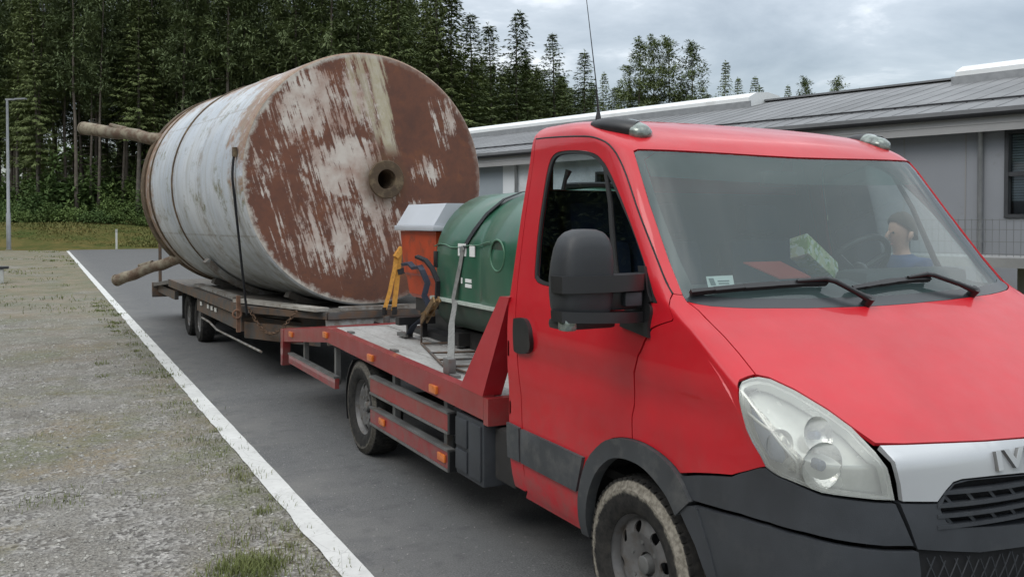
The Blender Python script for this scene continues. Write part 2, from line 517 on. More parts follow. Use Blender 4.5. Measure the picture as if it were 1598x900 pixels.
for i in range(480):      # thin dry grass over the far half of the lot
    y = 14 + 46 * RND.random(); x = 1.15 - 16 * RND.random() * (0.25 + y / 60)
    if mnoise.noise(Vector((x * 0.3 + 3, y * 0.16 + 4, 0))) < -0.05: continue
    clumps.append((x, y, RND.uniform(0.10, 0.35), RND.randint(8, 18), RND.uniform(0.03, 0.09)))
for k in range(26):       # the green tuft at the bottom edge of the picture
    clumps.append((0.90 + RND.gauss(0, 0.09), 4.62 + RND.gauss(0, 0.10), 0.05, 44, 0.055))
for k in range(10):
    clumps.append((1.20 + RND.gauss(0, 0.04), 5.6 + RND.gauss(0, 0.9), 0.04, 30, 0.035))
    clumps.append((0.1 + RND.gauss(0, 0.15), 6.3 + RND.gauss(0, 0.12), 0.05, 20, 0.03))
for x, y, r, nb, h in clumps:
    for j in range(nb):
        blade(mb, x + RND.gauss(0, r), y + RND.gauss(0, r), 0.004, h * RND.uniform(0.5, 1.4), 0.0022 + .0004 * max(0, y - 8), RND, 1.2)
tag(mb.build('weed_tufts', M['lotgrass'], sharp=None), 'low weeds and grass growing through the gravel', 'grass', kind='stuff')
mb = MB()
for i in range(15000):
    px = RND.uniform(-60, 640); D = 58.5 + 18 * RND.random() ** 1.3
    p = at(px, D)
    if p.y < (61.9 if p.x > 1.3 else 61.0): continue
    nn = mnoise.noise(Vector((p.x * 0.22, p.y * 0.22, 0)))
    h = 0.05 + 0.30 * max(0, nn + 0.15)
    for j in range(2):
        blade(mb, p.x + RND.gauss(0, .12), p.y + RND.gauss(0, .12), bankz(p.x, p.y), h * RND.uniform(0.5, 1.3), 0.035, RND, 0.9)
tag(mb.build('verge_grass', M['grass'], sharp=None), 'tall olive and straw coloured grass between the road end and the forest', 'grass', kind='stuff')

# ------------------------------------------------------------------ trees
def spray(mb, p, d, L, w, rnd):
    d = d.normalized(); s = d.cross(Vector((rnd.gauss(0, .35), rnd.gauss(0, .35), 1))).normalized()
    a = p + d * L * 0.5
    k = rnd.uniform(0.35, 0.65)
    dz = Vector((0, 0, -L * rnd.uniform(0.05, 0.3)))
    mb.add([p, p + d * L * k + s * w * 0.5 + dz * .5, p + d * L + dz, p + d * L * k - s * w * 0.5 + dz * .5], [(0, 1, 2, 3)])

def spruce_mesh(seed, H, base, wid, dens=1.0):
    rnd = random.Random(seed); mb = MB()
    h = base
    while h < H - 0.25:
        t = (h - base) / (H - base)
        Lb = wid * ((1 - t) ** 0.66) * (0.55 + 0.45 * min(1, t * 6 + .3)) + 0.12
        nb = max(6, int((12 - 4 * t) * dens))
        a0 = rnd.random() * 6.28
        for k in range(nb):
            a = a0 + 6.28 * k / nb + rnd.gauss(0, .25)
            L = Lb * rnd.uniform(0.55, 1.18)
            up = 0.35 * t - 0.28 + rnd.gauss(0, .1)
            out = Vector((math.cos(a), math.sin(a), 0)); sd = Vector((-out.y, out.x, 0))
            n = max(2, int(L / 0.30))
            for i in range(n):
                q = (i + 0.6) / n
                p = Vector((0, 0, h)) + out * L * q + Vector((0, 0, L * up * q + 0.10 * L * q * q))
                m = 7 if q > 0.25 else 4
                for j in range(m):
                    g = rnd.uniform(-1.05, 1.05)
                    d = out * math.cos(g) + sd * math.sin(g) + Vector((0, 0, up * .6 - 0.22 + rnd.gauss(0, .12)))
                    spray(mb, p + Vector((rnd.gauss(0, .05), rnd.gauss(0, .05), rnd.gauss(0, .045))), d, rnd.uniform(0.22, 0.52) * (0.65 + 0.35 * (1 - t)), rnd.uniform(0.06, 0.14), rnd)
        h += rnd.uniform(0.40, 0.62) * (0.6 + 0.4 * (1 - t))
    for j in range(10):
        spray(mb, Vector((0, 0, H - rnd.uniform(0.1, .9))), Vector((rnd.gauss(0, .5), rnd.gauss(0, .5), 1)), 0.4, 0.1, rnd)
    return mb

def pine_mesh(seed, H, base, wid):
    rnd = random.Random(seed); mb = MB()
    nb = int(58 * (H - base) / 9)
    for b in range(nb):
        t = (b + rnd.random()) / nb
        h = base + (H - base) * t
        prof = wid * (0.45 + 0.75 * math.sin(PI * min(1, (0.12 + t * 0.9))) ) * (1 if t < 0.8 else (1 - t) / 0.2 * .75 + .25)
        a = rnd.random() * 6.28
        L = prof * rnd.uniform(0.45, 1.15)
        out = Vector((math.cos(a), math.sin(a), 0)); up = rnd.uniform(-0.15, 0.45)
        c0 = Vector((0, 0, h))
        ncl = max(2, int(L / 0.5))
        for i in range(ncl):
            q = 0.35 + 0.65 * (i + rnd.random()) / ncl
            c = c0 + out * L * q + Vector((0, 0, up * L * q)) + Vector((rnd.gauss(0, .22), rnd.gauss(0, .22), rnd.gauss(0, .15)))
            for j in range(34):
                d = Vector((rnd.gauss(0, 1), rnd.gauss(0, 1), rnd.gauss(0.25, .7)))
                spray(mb, c + d * 0.13, d, rnd.uniform(0.22, 0.45), rnd.uniform(0.06, 0.13), rnd)
    return mb

def trunk_mesh(seed, H, r, stubs=0, limb=None):
    rnd = random.Random(seed); mb = MB()
    pts = [(0, 0, -0.1)]; x = y = 0
    for i in range(1, 9):
        x += rnd.gauss(0, .05); y += rnd.gauss(0, .05); pts.append((x, y, H * i / 8))
    mb.tube(pts, [r * (1.15 if i == 0 else 1) * (1 - 0.88 * i / 8) for i in range(9)], 8)
    for k in range(stubs):
        h = rnd.uniform(0.15, 0.6) * H; a = rnd.random() * 6.28; L = rnd.uniform(0.4, 1.3)
        p = Vector((0, 0, h)); mb.tube([p, p + Vector((math.cos(a) * L, math.sin(a) * L, rnd.uniform(-.3, .1)))], 0.02, 4, r2=0.008)
    return mb

def bush_mesh(seed, W, H):
    rnd = random.Random(seed); mb = MB()
    for c in range(int(18 * W)):
        a = rnd.random() * 6.28; rr = W * 0.5 * math.sqrt(rnd.random())
        top = H * (1 - 0.6 * (rr / (W * .5)) ** 2) * rnd.uniform(0.55, 1.05)
        cc = Vector((math.cos(a) * rr, math.sin(a) * rr, top * rnd.uniform(0.25, 1)))
        for j in range(36):
            d = Vector((rnd.gauss(0, 1), rnd.gauss(0, 1), rnd.gauss(.2, .8)))
            spray(mb, cc + d * 0.16, d, rnd.uniform(0.16, 0.32), rnd.uniform(0.10, 0.18), rnd)
    return mb

FOREST = 'trees of the forest behind the lot'
def proto_tree(kind, seed, H, base, wid, r):
    nm = 'spruce_tree' if kind == 'spruce' else 'pine_tree'
    root = empty(nm, (0, 0, -200))
    if kind == 'spruce':
        spruce_mesh(seed, H, base, wid).build('crown', M['spruce'], root, sharp=None, recalc=False, org=(0, 0, 0))
        trunk_mesh(seed, H * 0.97, r, 10).build('trunk', M['bark'], root, sharp=180, org=(0, 0, 0))
    else:
        pine_mesh(seed, H, base, wid).build('crown', M['pine'], root, sharp=None, recalc=False, org=(0, 0, 0))
        trunk_mesh(seed, H * 0.96, r, 22).build('trunk', M['pinebark'], root, sharp=180, org=(0, 0, 0))
    return root
PROT = {'spruce': [(22.0, proto_tree('spruce', 1, 22, 2.2, 2.9, .19)), (22.0, proto_tree('spruce', 2, 22, 5.5, 2.3, .17)),
                   (22.0, proto_tree('spruce', 3, 22, 8.0, 2.5, .20)), (22.0, proto_tree('spruce', 4, 22, 1.2, 3.3, .2))],
        'pine': [(20.0, proto_tree('pine', 11, 20, 7.0, 2.0, .17)), (20.0, proto_tree('pine', 12, 20, 9.0, 1.8, .14)), (20.0, proto_tree('pine', 13, 20, 3.0, 2.3, .17))]}
USED = set()
def plant(kind, k, p, H, label, group=FOREST, sx=1.0):
    h0, pr = PROT[kind][k % len(PROT[kind])]
    if (kind, k % len(PROT[kind])) in USED:
        o = copy_tree(pr)
    else:
        USED.add((kind, k % len(PROT[kind]))); o = pr
    s = (H - bankz(p.x, p.y)) / h0
    o.location = (p.x, p.y, bankz(p.x, p.y)); o.rotation_euler = (RND.gauss(0, .02), RND.gauss(0, .02), RND.random() * 6.28); o.scale = (s * sx, s * sx, s)
    tag(o, label, 'tree', group)
    return o
# skyline trees that can be told apart: bearing px, depth, top px, kind, width factor
SKY = [
    (703, 74, -8, 'spruce', 0, 1.67, 'tall dark spruce ending the dense forest, its tip leaving the top of the picture'),
    (738, 77, 24, 'spruce', 3, 1.43, 'pointed spruce just right of the dense forest, above the tank\'s rusty shoulder'),
    (772, 80, 36, 'spruce', 0, 1.43, 'bushy spruce in the gap between two pointed ones above the green container'),
    (806, 82, 14, 'spruce', 1, 1.43, 'tallest pointed spruce right of the tank, thin tip against the cloud'),
    (828, 84, 78, 'spruce', 3, 1.37, 'shorter spruce left of the slim conical one over the cab roof'),
    (866, 86, 54, 'spruce', 3, 1.29, 'slim conical spruce standing alone left of the whip aerial'),
    (910, 88, 80, 'spruce', 0, 1.37, 'ragged spruce right beside the whip aerial, lower than the conical one'),
    (946, 100, 112, 'spruce', 1, 0.91, 'thin young spruce in the gap left of the four tall pines'),
    (992, 92, 66, 'pine', 2, 1.2, 'leftmost of the close group of four pines over the cab roof'),
    (1020, 94, 62, 'pine', 2, 1.08, 'second pine of the close group of four, with the highest tip'),
    (1047, 93, 62, 'pine', 2, 1.2, 'third pine of the close group of four over the cab roof'),
    (1078, 92, 70, 'pine', 2, 1.26, 'rightmost pine of the close group of four, wide ragged side branches'),
    (1126, 100, 92, 'spruce', 1, 0.91, 'thin spruce with a leaning tip right of the four pines'),
    (1154, 105, 122, 'spruce', 3, 0.91, 'short spruce behind the white roof light'),
    (1172, 106, 118, 'spruce', 1, 0.91, 'narrow spruce right of the short one behind the white roof light'),
    (1195, 112, 133, 'spruce', 1, 0.91, 'small spruce tip over the end of the white roof light'),
    (1226, 118, 130, 'spruce', 1, 0.76, 'lone narrow spruce tip over the roof ridge'),
    (1258, 116, 124, 'pine', 2, 1.08, 'round topped pine over the roof ridge, the left of two'),
    (1298, 118, 125, 'pine', 2, 1.2, 'round topped pine over the roof ridge, the right of two'),
    (1340, 122, 139, 'spruce', 0, 0.91, 'tiny spruce tip at the far right of the skyline'),
]
for px, D, ty, kind, k, sx, lab in SKY:
    H = EYE + (HOR - ty) / FPX * D
    plant(kind, k, at(px, D), H, lab, 'skyline trees above the roof', sx)
# lower fill behind the skyline trees
for i in range(95):
    px = 690 + 430 * RND.random() ** 1.1; D = RND.uniform(92, 118)
    lim = 60 + (px - 690) * 0.19 if px < 960 else 118
    ty = lim + RND.uniform(14, 60)
    plant('spruce', RND.choice((0, 3)), at(px, D), EYE + (HOR - ty) / FPX * D, 'dark spruce in the low second row behind the skyline trees', 'second row trees behind the skyline', 1.25)
# the dense forest on the left, row behind row
n_front = 0
GL = {'spruce': 'dark spruce deep in the dense forest left of the road', 'pine': 'bare stemmed pine deep in the dense forest left of the road'}
for row in range(7):
    D0 = 71 + row * 4.2
    px = -70 + RND.uniform(0, 25)
    while px < 690:
        D = D0 + RND.gauss(0, 1.1)
        kind = 'pine' if RND.random() < (0.62 if px < 330 else 0.30) else 'spruce'
        k = RND.choice((0, 1)) if kind == 'pine' else (RND.choice((1, 2, 2)) if px < 330 else RND.choice((0, 1, 2, 3)))
        p = at(px, D)
        H = RND.uniform(20, 26) + row * 0.15
        if p.y > 64:
            plant(kind, k, p, H, GL[kind], FOREST, RND.uniform(0.8, 1.15))
        px += RND.uniform(20, 52) * (1.0 if row < 5 else 1.3)
# stems that stand out in front
for px, D, w, lab in ((120, 69, 1.0, 'pale straight pine stem at the forest edge under the tank\'s upper leg'), (152, 70, .8, 'thin pale pine stem right of the one under the upper leg'),
                   (57, 70, 1.0, 'grey pine stem at the forest edge right of the lamp post'), (271, 73, .9, 'reddish pine stem above the rear of the tank'), (376, 72, .9, 'thin pine stem rising behind the top of the tank')):
    plant('pine', 1, at(px, D), 23.5, lab, FOREST, w)

# the dark depth of the wood beyond the last stems one can tell apart
mb = MB()
for i in range(26000):
    px = RND.uniform(-90, 700); D = RND.uniform(110, 122); p = at(px, D)
    z = 1.2 + 10 * RND.random() ** 1.5
    if mnoise.noise(Vector((p.x * .25, z * .3, 2))) < -.32 and z > 6: continue
    spray(mb, p + Vector((0, 0, z)), Vector((RND.gauss(0, 1), RND.gauss(0, 1), RND.gauss(0, .5))), RND.uniform(.7, 1.5), RND.uniform(.35, .8), RND)
tag(mb.build('deep_wood', M['spruce'], sharp=None, recalc=False), 'dark depth of the wood behind the last visible stems', 'forest', kind='stuff')
# young growth between the stems
for i in range(85):
    px = RND.uniform(-60, 420); D = RND.uniform(74, 100); p = at(px, D)
    plant('spruce', 3, p, bankz(p.x, p.y) + RND.uniform(2.5, 9.0), 'young spruce growing low between the forest stems', 'young spruces under the forest', RND.uniform(1.1, 1.7))
# unseen foliage added left of the lot to darken the flank and side-glass reflections
mb = MB()
for i in range(52000):
    y = RND.uniform(-10, 62); back = RND.random() < .45; x = -17 - RND.uniform(0, 4) - (4 if back else 0)
    z = 0.1 + (13.5 if back else 14.5) * RND.random() ** (1.0 if back else 1.2)
    if back:
        spray(mb, Vector((x, y, z)), Vector((RND.gauss(0, .2), RND.gauss(0, 1), RND.gauss(0, 1))), RND.uniform(1.4, 2.4), RND.uniform(.9, 1.6), RND)
        continue
    spray(mb, Vector((x, y, z)), Vector((RND.gauss(0, 1), RND.gauss(0, 1), RND.gauss(0, .5))), RND.uniform(.3, .6), RND.uniform(.12, .25), RND)
tag(mb.build('unseen_foliage_screen', M['spruce'], sharp=None, recalc=False), 'unseen foliage screen added left of the lot for darker reflections', 'forest', kind='stuff')
pb = []
for k, (W, H, mm) in enumerate(((3.2, 2.6, 'bush'), (2.2, 3.4, 'bush'), (4.0, 1.9, 'bush'))):
    pb.append(bush_mesh(50 + k, W, H))
protos_b = [mb.build('bush', M['bush'], None, sharp=None, recalc=False, org=(0, 0, 0)) for mb in pb]
BU = [(30, 62.5, .45, 2), (75, 63, .5, 0), (150, 62.5, .45, 2), (200, 63, .5, 0), (112, 63.5, .6, 2), (225, 63.5, .6, 1), (5, 63, .5, 0), (170, 64, .6, 1), (50, 64.5, .7, 1), (235, 62.8, .4, 2), (60, 67, 1.0, 0), (95, 66.5, 1.25, 1), (128, 67, 1.2, 1), (160, 68, 1.0, 0), (20, 67, .9, 2), (190, 68.5, 0.9, 2), (205, 69, 1.1, 0), (-15, 68, 1.1, 0), (240, 70, 1.0, 0), (36, 69.5, 1.2, 0), (78, 70, 1.3, 1), (145, 70.5, 1.1, 1), (175, 71, 1.3, 0), (222, 71, 1.2, 1)]
for i, (px, D, s, k) in enumerate(BU):
    o = protos_b[k]
    if o.get('used'): o = o.copy(); COL.objects.link(o)
    o['used'] = 1
    p = at(px, D + 3.5); o.location = (p.x, p.y, bankz(p.x, p.y)); o.scale = (s * 1.3, s * 1.3, s * 1.35); o.rotation_euler = (0, 0, RND.random() * 6)
    tag(o, ['wide leafy green bush at the foot of the forest', 'tall leafy green bush at the foot of the forest', 'low spreading green bush at the foot of the forest'][k], 'bush', 'bushes along the forest edge')
for o in protos_b:
    pass
for o in list(COL.objects):
    if o.get('used'): del o['used']
br = bush_mesh(77, 3.6, 4.2).build('bush', M['bright'], None, sharp=None, recalc=False, org=(0, 0, 0))
br.location = at(962, 84); br.scale = (1.7, 1.3, 2.8)
tag(br, 'yellow-green deciduous bush between the ragged spruce and the four pines', 'bush')
# ------------------------------------------------------------------ building beside the lot
M['cladding'] = mat('grey_cladding', (0.240, 0.250, 0.268), 0.55, 0, 0.05, 0.7, dirt=(0.17, 0.165, 0.16), dirt_amt=0.1)
M['whitewall'] = mat('white_cladding', (0.64, 0.665, 0.675), 0.6, 0, 0.05, 0.6, dirt=(0.38, 0.40, 0.40), dirt_amt=0.15)
M['bluewall'] = mat('bluegrey_cladding', (0.27, 0.305, 0.33), 0.6, 0, 0.06, 0.6)
M['fascia'] = mat('fascia_metal', (0.33, 0.325, 0.32), 0.5, 0.1, 0.08, 0.8, dirt=(0.2, 0.19, 0.18), dirt_amt=0.15)
M['soffit'] = mat('soffit', (0.24, 0.235, 0.23), 0.7, 0, 0.08, 0.8)
M['gutter'] = mat('dark_gutter', (0.03, 0.03, 0.033), 0.5, 0.2, 0.15)
M['zinc'] = mat('zinc_pipe', (0.30, 0.305, 0.31), 0.45, 0.4, 0.1)
M['winframe'] = mat('window_frame', (0.045, 0.047, 0.05), 0.4, 0, 0.1)
M['blind'] = mat('white_blind', (0.55, 0.57, 0.58), 0.8, 0, 0.08, 2)
M['pane'] = glass_mat('window_glass', (0.75, 0.8, 0.82), 0.02, 1.5)
M['skylight'] = mat('skylight_plastic', (0.72, 0.73, 0.72), 0.4, 0, 0.05, 0.5, dirt=(0.5, 0.5, 0.48), dirt_amt=0.15)
M['concrete'] = mat('concrete', (0.25, 0.25, 0.245), 0.9, 0, 0.2, 1.5, bmp=0.3)
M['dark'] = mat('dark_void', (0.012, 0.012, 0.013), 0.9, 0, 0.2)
def roof_material():
    m, n, l, b = new_mat('sheet_roof')
    v = coords(n)
    a = noise(n, l, v, 0.5, 6, 0.65); c = noise(n, l, v, 1.2, 5, 0.6, stretch=(1, 0.15, 1))
    base = mixc(n, l, rng(n, l, a, 0.35, 0.65), (0.135, 0.137, 0.14), (0.21, 0.212, 0.216))
    base = mixc(n, l, rng(n, l, c, 0.5, 0.7, 0, 0.6), base, (0.11, 0.11, 0.11))
    l.new(base, b.inputs['Base Color']); b.inputs['Roughness'].default_value = 0.55; b.inputs['Metallic'].default_value = 0.15
    M['roof'] = m
roof_material()
# building frame: local x along the wall (away from the camera side), y into the building
BO = Vector((15.8, 10.96, 0)); BD = Vector((-0.23186, 0.97275, 0)); BN = Vector((0.97275, 0.23186, 0))
bld = empty('workshop_building', BO, 'long low grey workshop with shallow sheet roof and white roof lights beside the lot', 'building', rz=math.atan2(BD.y, BD.x))
# local axes: +x = BD, +y = left of BD => -BN ; so depth into the building is -y
def lb(x0, x1, d0, d1, z0, z1, mb, bev=0): mb.box(x0, x1, -d1, -d0, z0, z1, 0, bev)
ORG = (0, 0, 0)
T0, T1, B0, B1, ZE, ZR = -16, 34, 0.34, 13.0, 3.86, 5.42
# wall in lengths: grey to the right, white further along, blue-grey beyond
def wall_seg(name, a, b, m, holes=()):
    mb = MB()
    xs = sorted({a, b} | {h[0] for h in holes} | {h[1] for h in holes})
    for i in range(len(xs) - 1):
        x0, x1 = xs[i], xs[i + 1]
        hh = [h for h in holes if h[0] <= x0 and h[1] >= x1]
        if hh:
            lb(x0, x1, B0, B0 + .25, 0.0, hh[0][2], mb); lb(x0, x1, B0, B0 + .25, hh[0][3], 3.62, mb)
        else: lb(x0, x1, B0, B0 + .25, 0.0, 3.62, mb)
    return mb.build(name, m, bld, sharp=30, org=ORG)
WIN = [(-3.6, -0.06, 1.80, 3.45), (-8.6, -5.6, 1.82, 3.45), (4.2, 5.5, 1.70, 3.0)]
w1 = wall_seg('wall', -16, 7.0, M['cladding'], WIN)
for x in [k * 1.22 - 15.2 for k in range(18)]:
    if any(h[0] - .05 < x < h[1] + .05 for h in WIN): continue
    mb = MB(); lb(x - 0.012, x + 0.012, B0 - 0.008, B0 - 0.0005, 0.3, 3.6, mb)
    mb.build('panel_joint', M['soffit'], w1, sharp=None, org=ORG)
w2 = wall_seg('wall', 7.003, 14.6, M['whitewall'], [(9.4, 10.6, 1.75, 3.1)])
tag(w2, 'white panelled stretch of the wall')
w3 = wall_seg('wall', 14.603, 34, M['bluewall'])
tag(w3, 'blue-grey far stretch of the wall')
mb = MB()
for x in (-16, 33.75): lb(x, x + .25, B0 + .253, B1 - .25, 0, 3.62, mb)
lb(-16, 34, B1 - .247, B1, 0, 3.62, mb)
mb.prism([(-B0 - .25, 3.623), (-B1, 3.623), (-6.5, 5.25)], 'x', -15.9, -15.7)
mb.prism([(-B0 - .25, 3.623), (-B1, 3.623), (-6.5, 5.25)], 'x', 33.6, 33.8)
mb.build('wall', M['cladding'], bld, sharp=30, org=ORG)
for i, (x0, x1, z0, z1) in enumerate(WIN + [(9.4, 10.6, 1.75, 3.1)]):
    mb = MB(); t = 0.07
    lb(x0, x1, B0 - .04, B0 + .12, z0, z0 + t, mb); lb(x0, x1, B0 - .04, B0 + .12, z1 - t, z1, mb)
    lb(x0, x0 + t, B0 - .04, B0 + .12, z0 + t, z1 - t, mb); lb(x1 - t, x1, B0 - .04, B0 + .12, z0 + t, z1 - t, mb)
    nmul = 3 if x1 - x0 > 2 else 1
    for k in range(1, nmul):
        xm = x0 + (x1 - x0) * k / nmul
        lb(xm - .04, xm + .04, B0 - .03, B0 + .1, z0 + t, z1 - t, mb)
    if nmul > 1: lb(x0 + t, x1 - t, B0 - .025, B0 + .09, z0 + .78, z0 + .86, mb)
    wf = mb.build('window', M['winframe'], bld, sharp=30, org=ORG)
    mb = MB(); lb(x0 + t, x1 - t, B0 + .10, B0 + .105, z0 + t, z1 - t, mb)
    mb.build('pane', M['pane'], wf, sharp=None, org=ORG)
    mb = MB(); k = 0
    z = z1 - t - .02
    while z > z0 + t + (0.25 if nmul > 1 else .1):
        lb(x0 + t, x1 - t, B0 + .16, B0 + .20, z - .036, z, mb); z -= .05
    if nmul > 1 and i != 2: mb.build('blind', M['blind'], wf, sharp=None, org=ORG)
    mb = MB(); lb(x0, x1, B0 + 1.0, B0 + 1.05, z0 - .2, z1, mb)
    mb.build('room_back', M['bluewall'], wf, sharp=None, org=ORG)
# roof planes with standing seams
mb = MB()
sl = (ZR - ZE) / 6.5
def rp(x, d, o=0.0): return (x, -d, (ZE + sl * d if d <= 6.5 else ZR - sl * (d - 6.5)) + o)
for d0, d1 in ((0.0, 6.5), (6.5, 13.4)):
    mb.add([rp(T0 - .3, d0), rp(T1 + .3, d0), rp(T1 + .3, d1), rp(T0 - .3, d1), rp(T0 - .3, d0, -.12), rp(T1 + .3, d0, -.12), rp(T1 + .3, d1, -.12), rp(T0 - .3, d1, -.12)],
           [(0, 1, 2, 3), (7, 6, 5, 4), (0, 4, 5, 1), (1, 5, 6, 2), (3, 2, 6, 7), (0, 3, 7, 4)])
rf = mb.build('roof', M['roof'], bld, sharp=30, org=ORG)
mb = MB()
x = T0
while x < T1:
    mb.bar(rp(x, 0.05, .002), rp(x, 6.45, .002), 0.014, 0.012); x += 0.5
mb.build('standing_seam', M['roof'], rf, sharp=None, org=ORG)
mb = MB()
for d in (1.15,):
    mb.bar(rp(T0, d, .03), rp(T1, d, .03), 0.05, 0.035)
mb.build('snow_rail', M['gutter'], rf, sharp=None, org=ORG)
mb = MB(); mb.bar(rp(T0, 6.5, .03), rp(T1, 6.5, .03), 0.4, 0.05)
mb.build('ridge_cap', M['roof'], rf, sharp=None, org=ORG)
for a, b in ((9.2, 24.0), (-9.0, 3.1)):
    mb = MB()
    prof = [(-5.5, ZR - .20), (-5.5, ZR + .06), (-5.9, ZR + .24), (-6.5, ZR + .30), (-7.1, ZR + .24), (-7.5, ZR + .06), (-7.5, ZR - .2)]
    mb.prism(prof, 'x', a, b)
    s = mb.build('roof_light', M['skylight'], rf, sharp=40, org=ORG)
    mb = MB(); mb.prism([(-5.45, ZR - .26), (-5.45, ZR - .06), (-5.497, ZR - .06), (-5.497, ZR - .26)], 'x', a - .08, b + .08)
    mb.build('kerb_flashing', M['zinc'], s, sharp=None, org=ORG)
mb = MB(); lb(T0 - .3, T1 + .3, -.02, .02, ZE - .44, ZE - .13, mb)
lb(T0 - .3, T1 + .3, -.03, -.0205, ZE - .30, ZE - .27, mb)
mb.build('fascia', M['fascia'], bld, sharp=30, org=ORG)
mb = MB(); lb(T0 - .3, T1 + .3, .023, B0 - .003, ZE - .25, ZE - .215, mb)
mb.build('soffit', M['soffit'], bld, sharp=30, org=ORG)
mb = MB()
for k in range(11): pass
prof = [(0.05 + .075 * math.cos(a), ZE - .10 + .075 * math.sin(a)) for a in [PI + PI * i / 8 for i in range(9)]] + [(0.05 + .067, ZE - .10), (0.05 - .067, ZE - .10)]
mb.prism([(p[0] + .05, p[1]) for p in prof[:9]], 'x', T0 - .3, T1 + .3)
mb.build('gutter', M['gutter'], bld, sharp=40, org=ORG)
for xx in (0.36, 13.9):
    mb = MB()
    mb.tube([(xx, -.02, ZE - .12), (xx, -.06, ZE - .28), (xx, -.27, ZE - .45), (xx, -.27, .1)], 0.05, 10)
    mb.build('downpipe', M['zinc'], bld, sharp=50, org=ORG)
mb = MB()
for xx in (2.6, -4.5, 8.0): mb.box(xx - .05, xx + .05, -.335, -.24, 3.32, 3.40, bev=.01)
mb.build('wall_lamp', M['winframe'], bld, sharp=30, org=ORG)

# raised walkway with a mesh fence in front of the wall
mb = MB()
mb.box(-14, 8, 0.95, 2.2, 0.98, 1.14)
for x in range(-13, 9, 3): mb.box(x - .12, x + .12, 1.0, 1.25, 0, .98)
wk = mb.build('walkway', M['concrete'], None, sharp=30, org=ORG)
wk.location = BO; wk.rotation_euler = (0, 0, math.atan2(BD.y, BD.x)); wk['kind'] = 'structure'
M['fence'] = mat('fence_wire', (0.20, 0.205, 0.21), 0.5, 0.4, 0.1)
fn = empty('mesh_fence', BO, 'grey welded mesh fence with dark posts along the raised walkway', 'fence', rz=math.atan2(BD.y, BD.x))
mb = MB()
for i in range(int(22 / .11)):
    x = -14 + i * .11
    mb.bar((x, 2.1, 1.16), (x, 2.1, 1.78), .008, .008)
for z in (1.2, 1.4, 1.6, 1.76): mb.bar((-14, 2.1, z), (8, 2.1, z), .014, .014)
mb.build('mesh_panel', M['fence'], fn, sharp=None, org=ORG)
for x in (-12, -9.5, -7, -4.5, -2.0, 0.62, 3, 5.5, 7.9):
    mb = MB(); mb.box(x - .035, x + .035, 2.06, 2.14, 1.14, 1.86, bev=.006)
    mb.build('post', M['winframe'], fn, sharp=30, org=ORG)

# ------------------------------------------------------------------ small things at the end of the lot
M['galv'] = mat('galvanised_steel', (0.30, 0.31, 0.32), 0.5, 0.5, 0.12, 3)
D = 54.5; p = at(13.5, D)
lp = empty('street_lamp', p, 'tall plain grey street lamp with one short arm at the end of the gravel lot', 'street lamp')
LH = EYE + (HOR - 156) / FPX * D
mb = MB(); mb.tube([(0, 0, 0), (0, 0, 2.2), (0, 0, 2.25), (0, 0, LH - .06)], [.13, .13, .10, .07], 12)
mb.build('pole', M['galv'], lp, sharp=60, org=ORG)
rt = Vector((math.cos(YAW), -math.sin(YAW), 0))
mb = MB(); a = Vector((0, 0, LH)); mb.bar(a - rt * .1, a + rt * .5, .10, .10); mb.build('arm', M['galv'], lp, sharp=30, org=ORG)
mb = MB(); mb.bar(a + rt * .47 + Vector((0, 0, .02)), a + rt * 1.12 + Vector((0, 0, .04)), .26, .085); mb.build('lamp_head', M['galv'], lp, sharp=30, org=ORG)
mb = MB(); mb.tube([(0, 0, 0), (0, 0, .04)], .22, 12); mb.build('base_plate', M['concrete'], lp, sharp=40, org=ORG)

M['whitepost'] = mat('white_plastic_post', (0.60, 0.60, 0.56), 0.6, 0, 0.1, 2)
p = at(181.5, 56.6)
pp = empty('marker_post', p, 'pale waist-high marker post on the grass where the road ends', 'post')
mb = MB(); mb.prism([(-.06, -.04), (.06, -.04), (.05, .04), (-.05, .04)], 'z', 0, 1.02); mb.build('shaft', M['whitepost'], pp, sharp=30, org=ORG)
mb = MB(); mb.prism([(-.066, -.046), (.066, -.046), (.056, .046), (-.056, .046)], 'z', 1.023, 1.24); mb.build('cap', mat('grey_cap', (.42, .42, .38), .6), pp, sharp=30, org=ORG)

p = at(-6, 25.5)
cb = empty('concrete_bollard', p, 'low pale concrete block with dark lid on the gravel at the left edge', 'bollard')
mb = MB(); mb.box(-.2, .17, -.16, .16, 0, .40, bev=.02); mb.build('block', mat('pale_concrete', (.5, .5, .48), .85, bmp=.2), cb, sharp=30, org=ORG)
mb = MB(); mb.box(-.26, .30, -.20, .20, .403, .47, bev=.012); mb.build('lid', M['gutter'], cb, sharp=30, org=ORG)

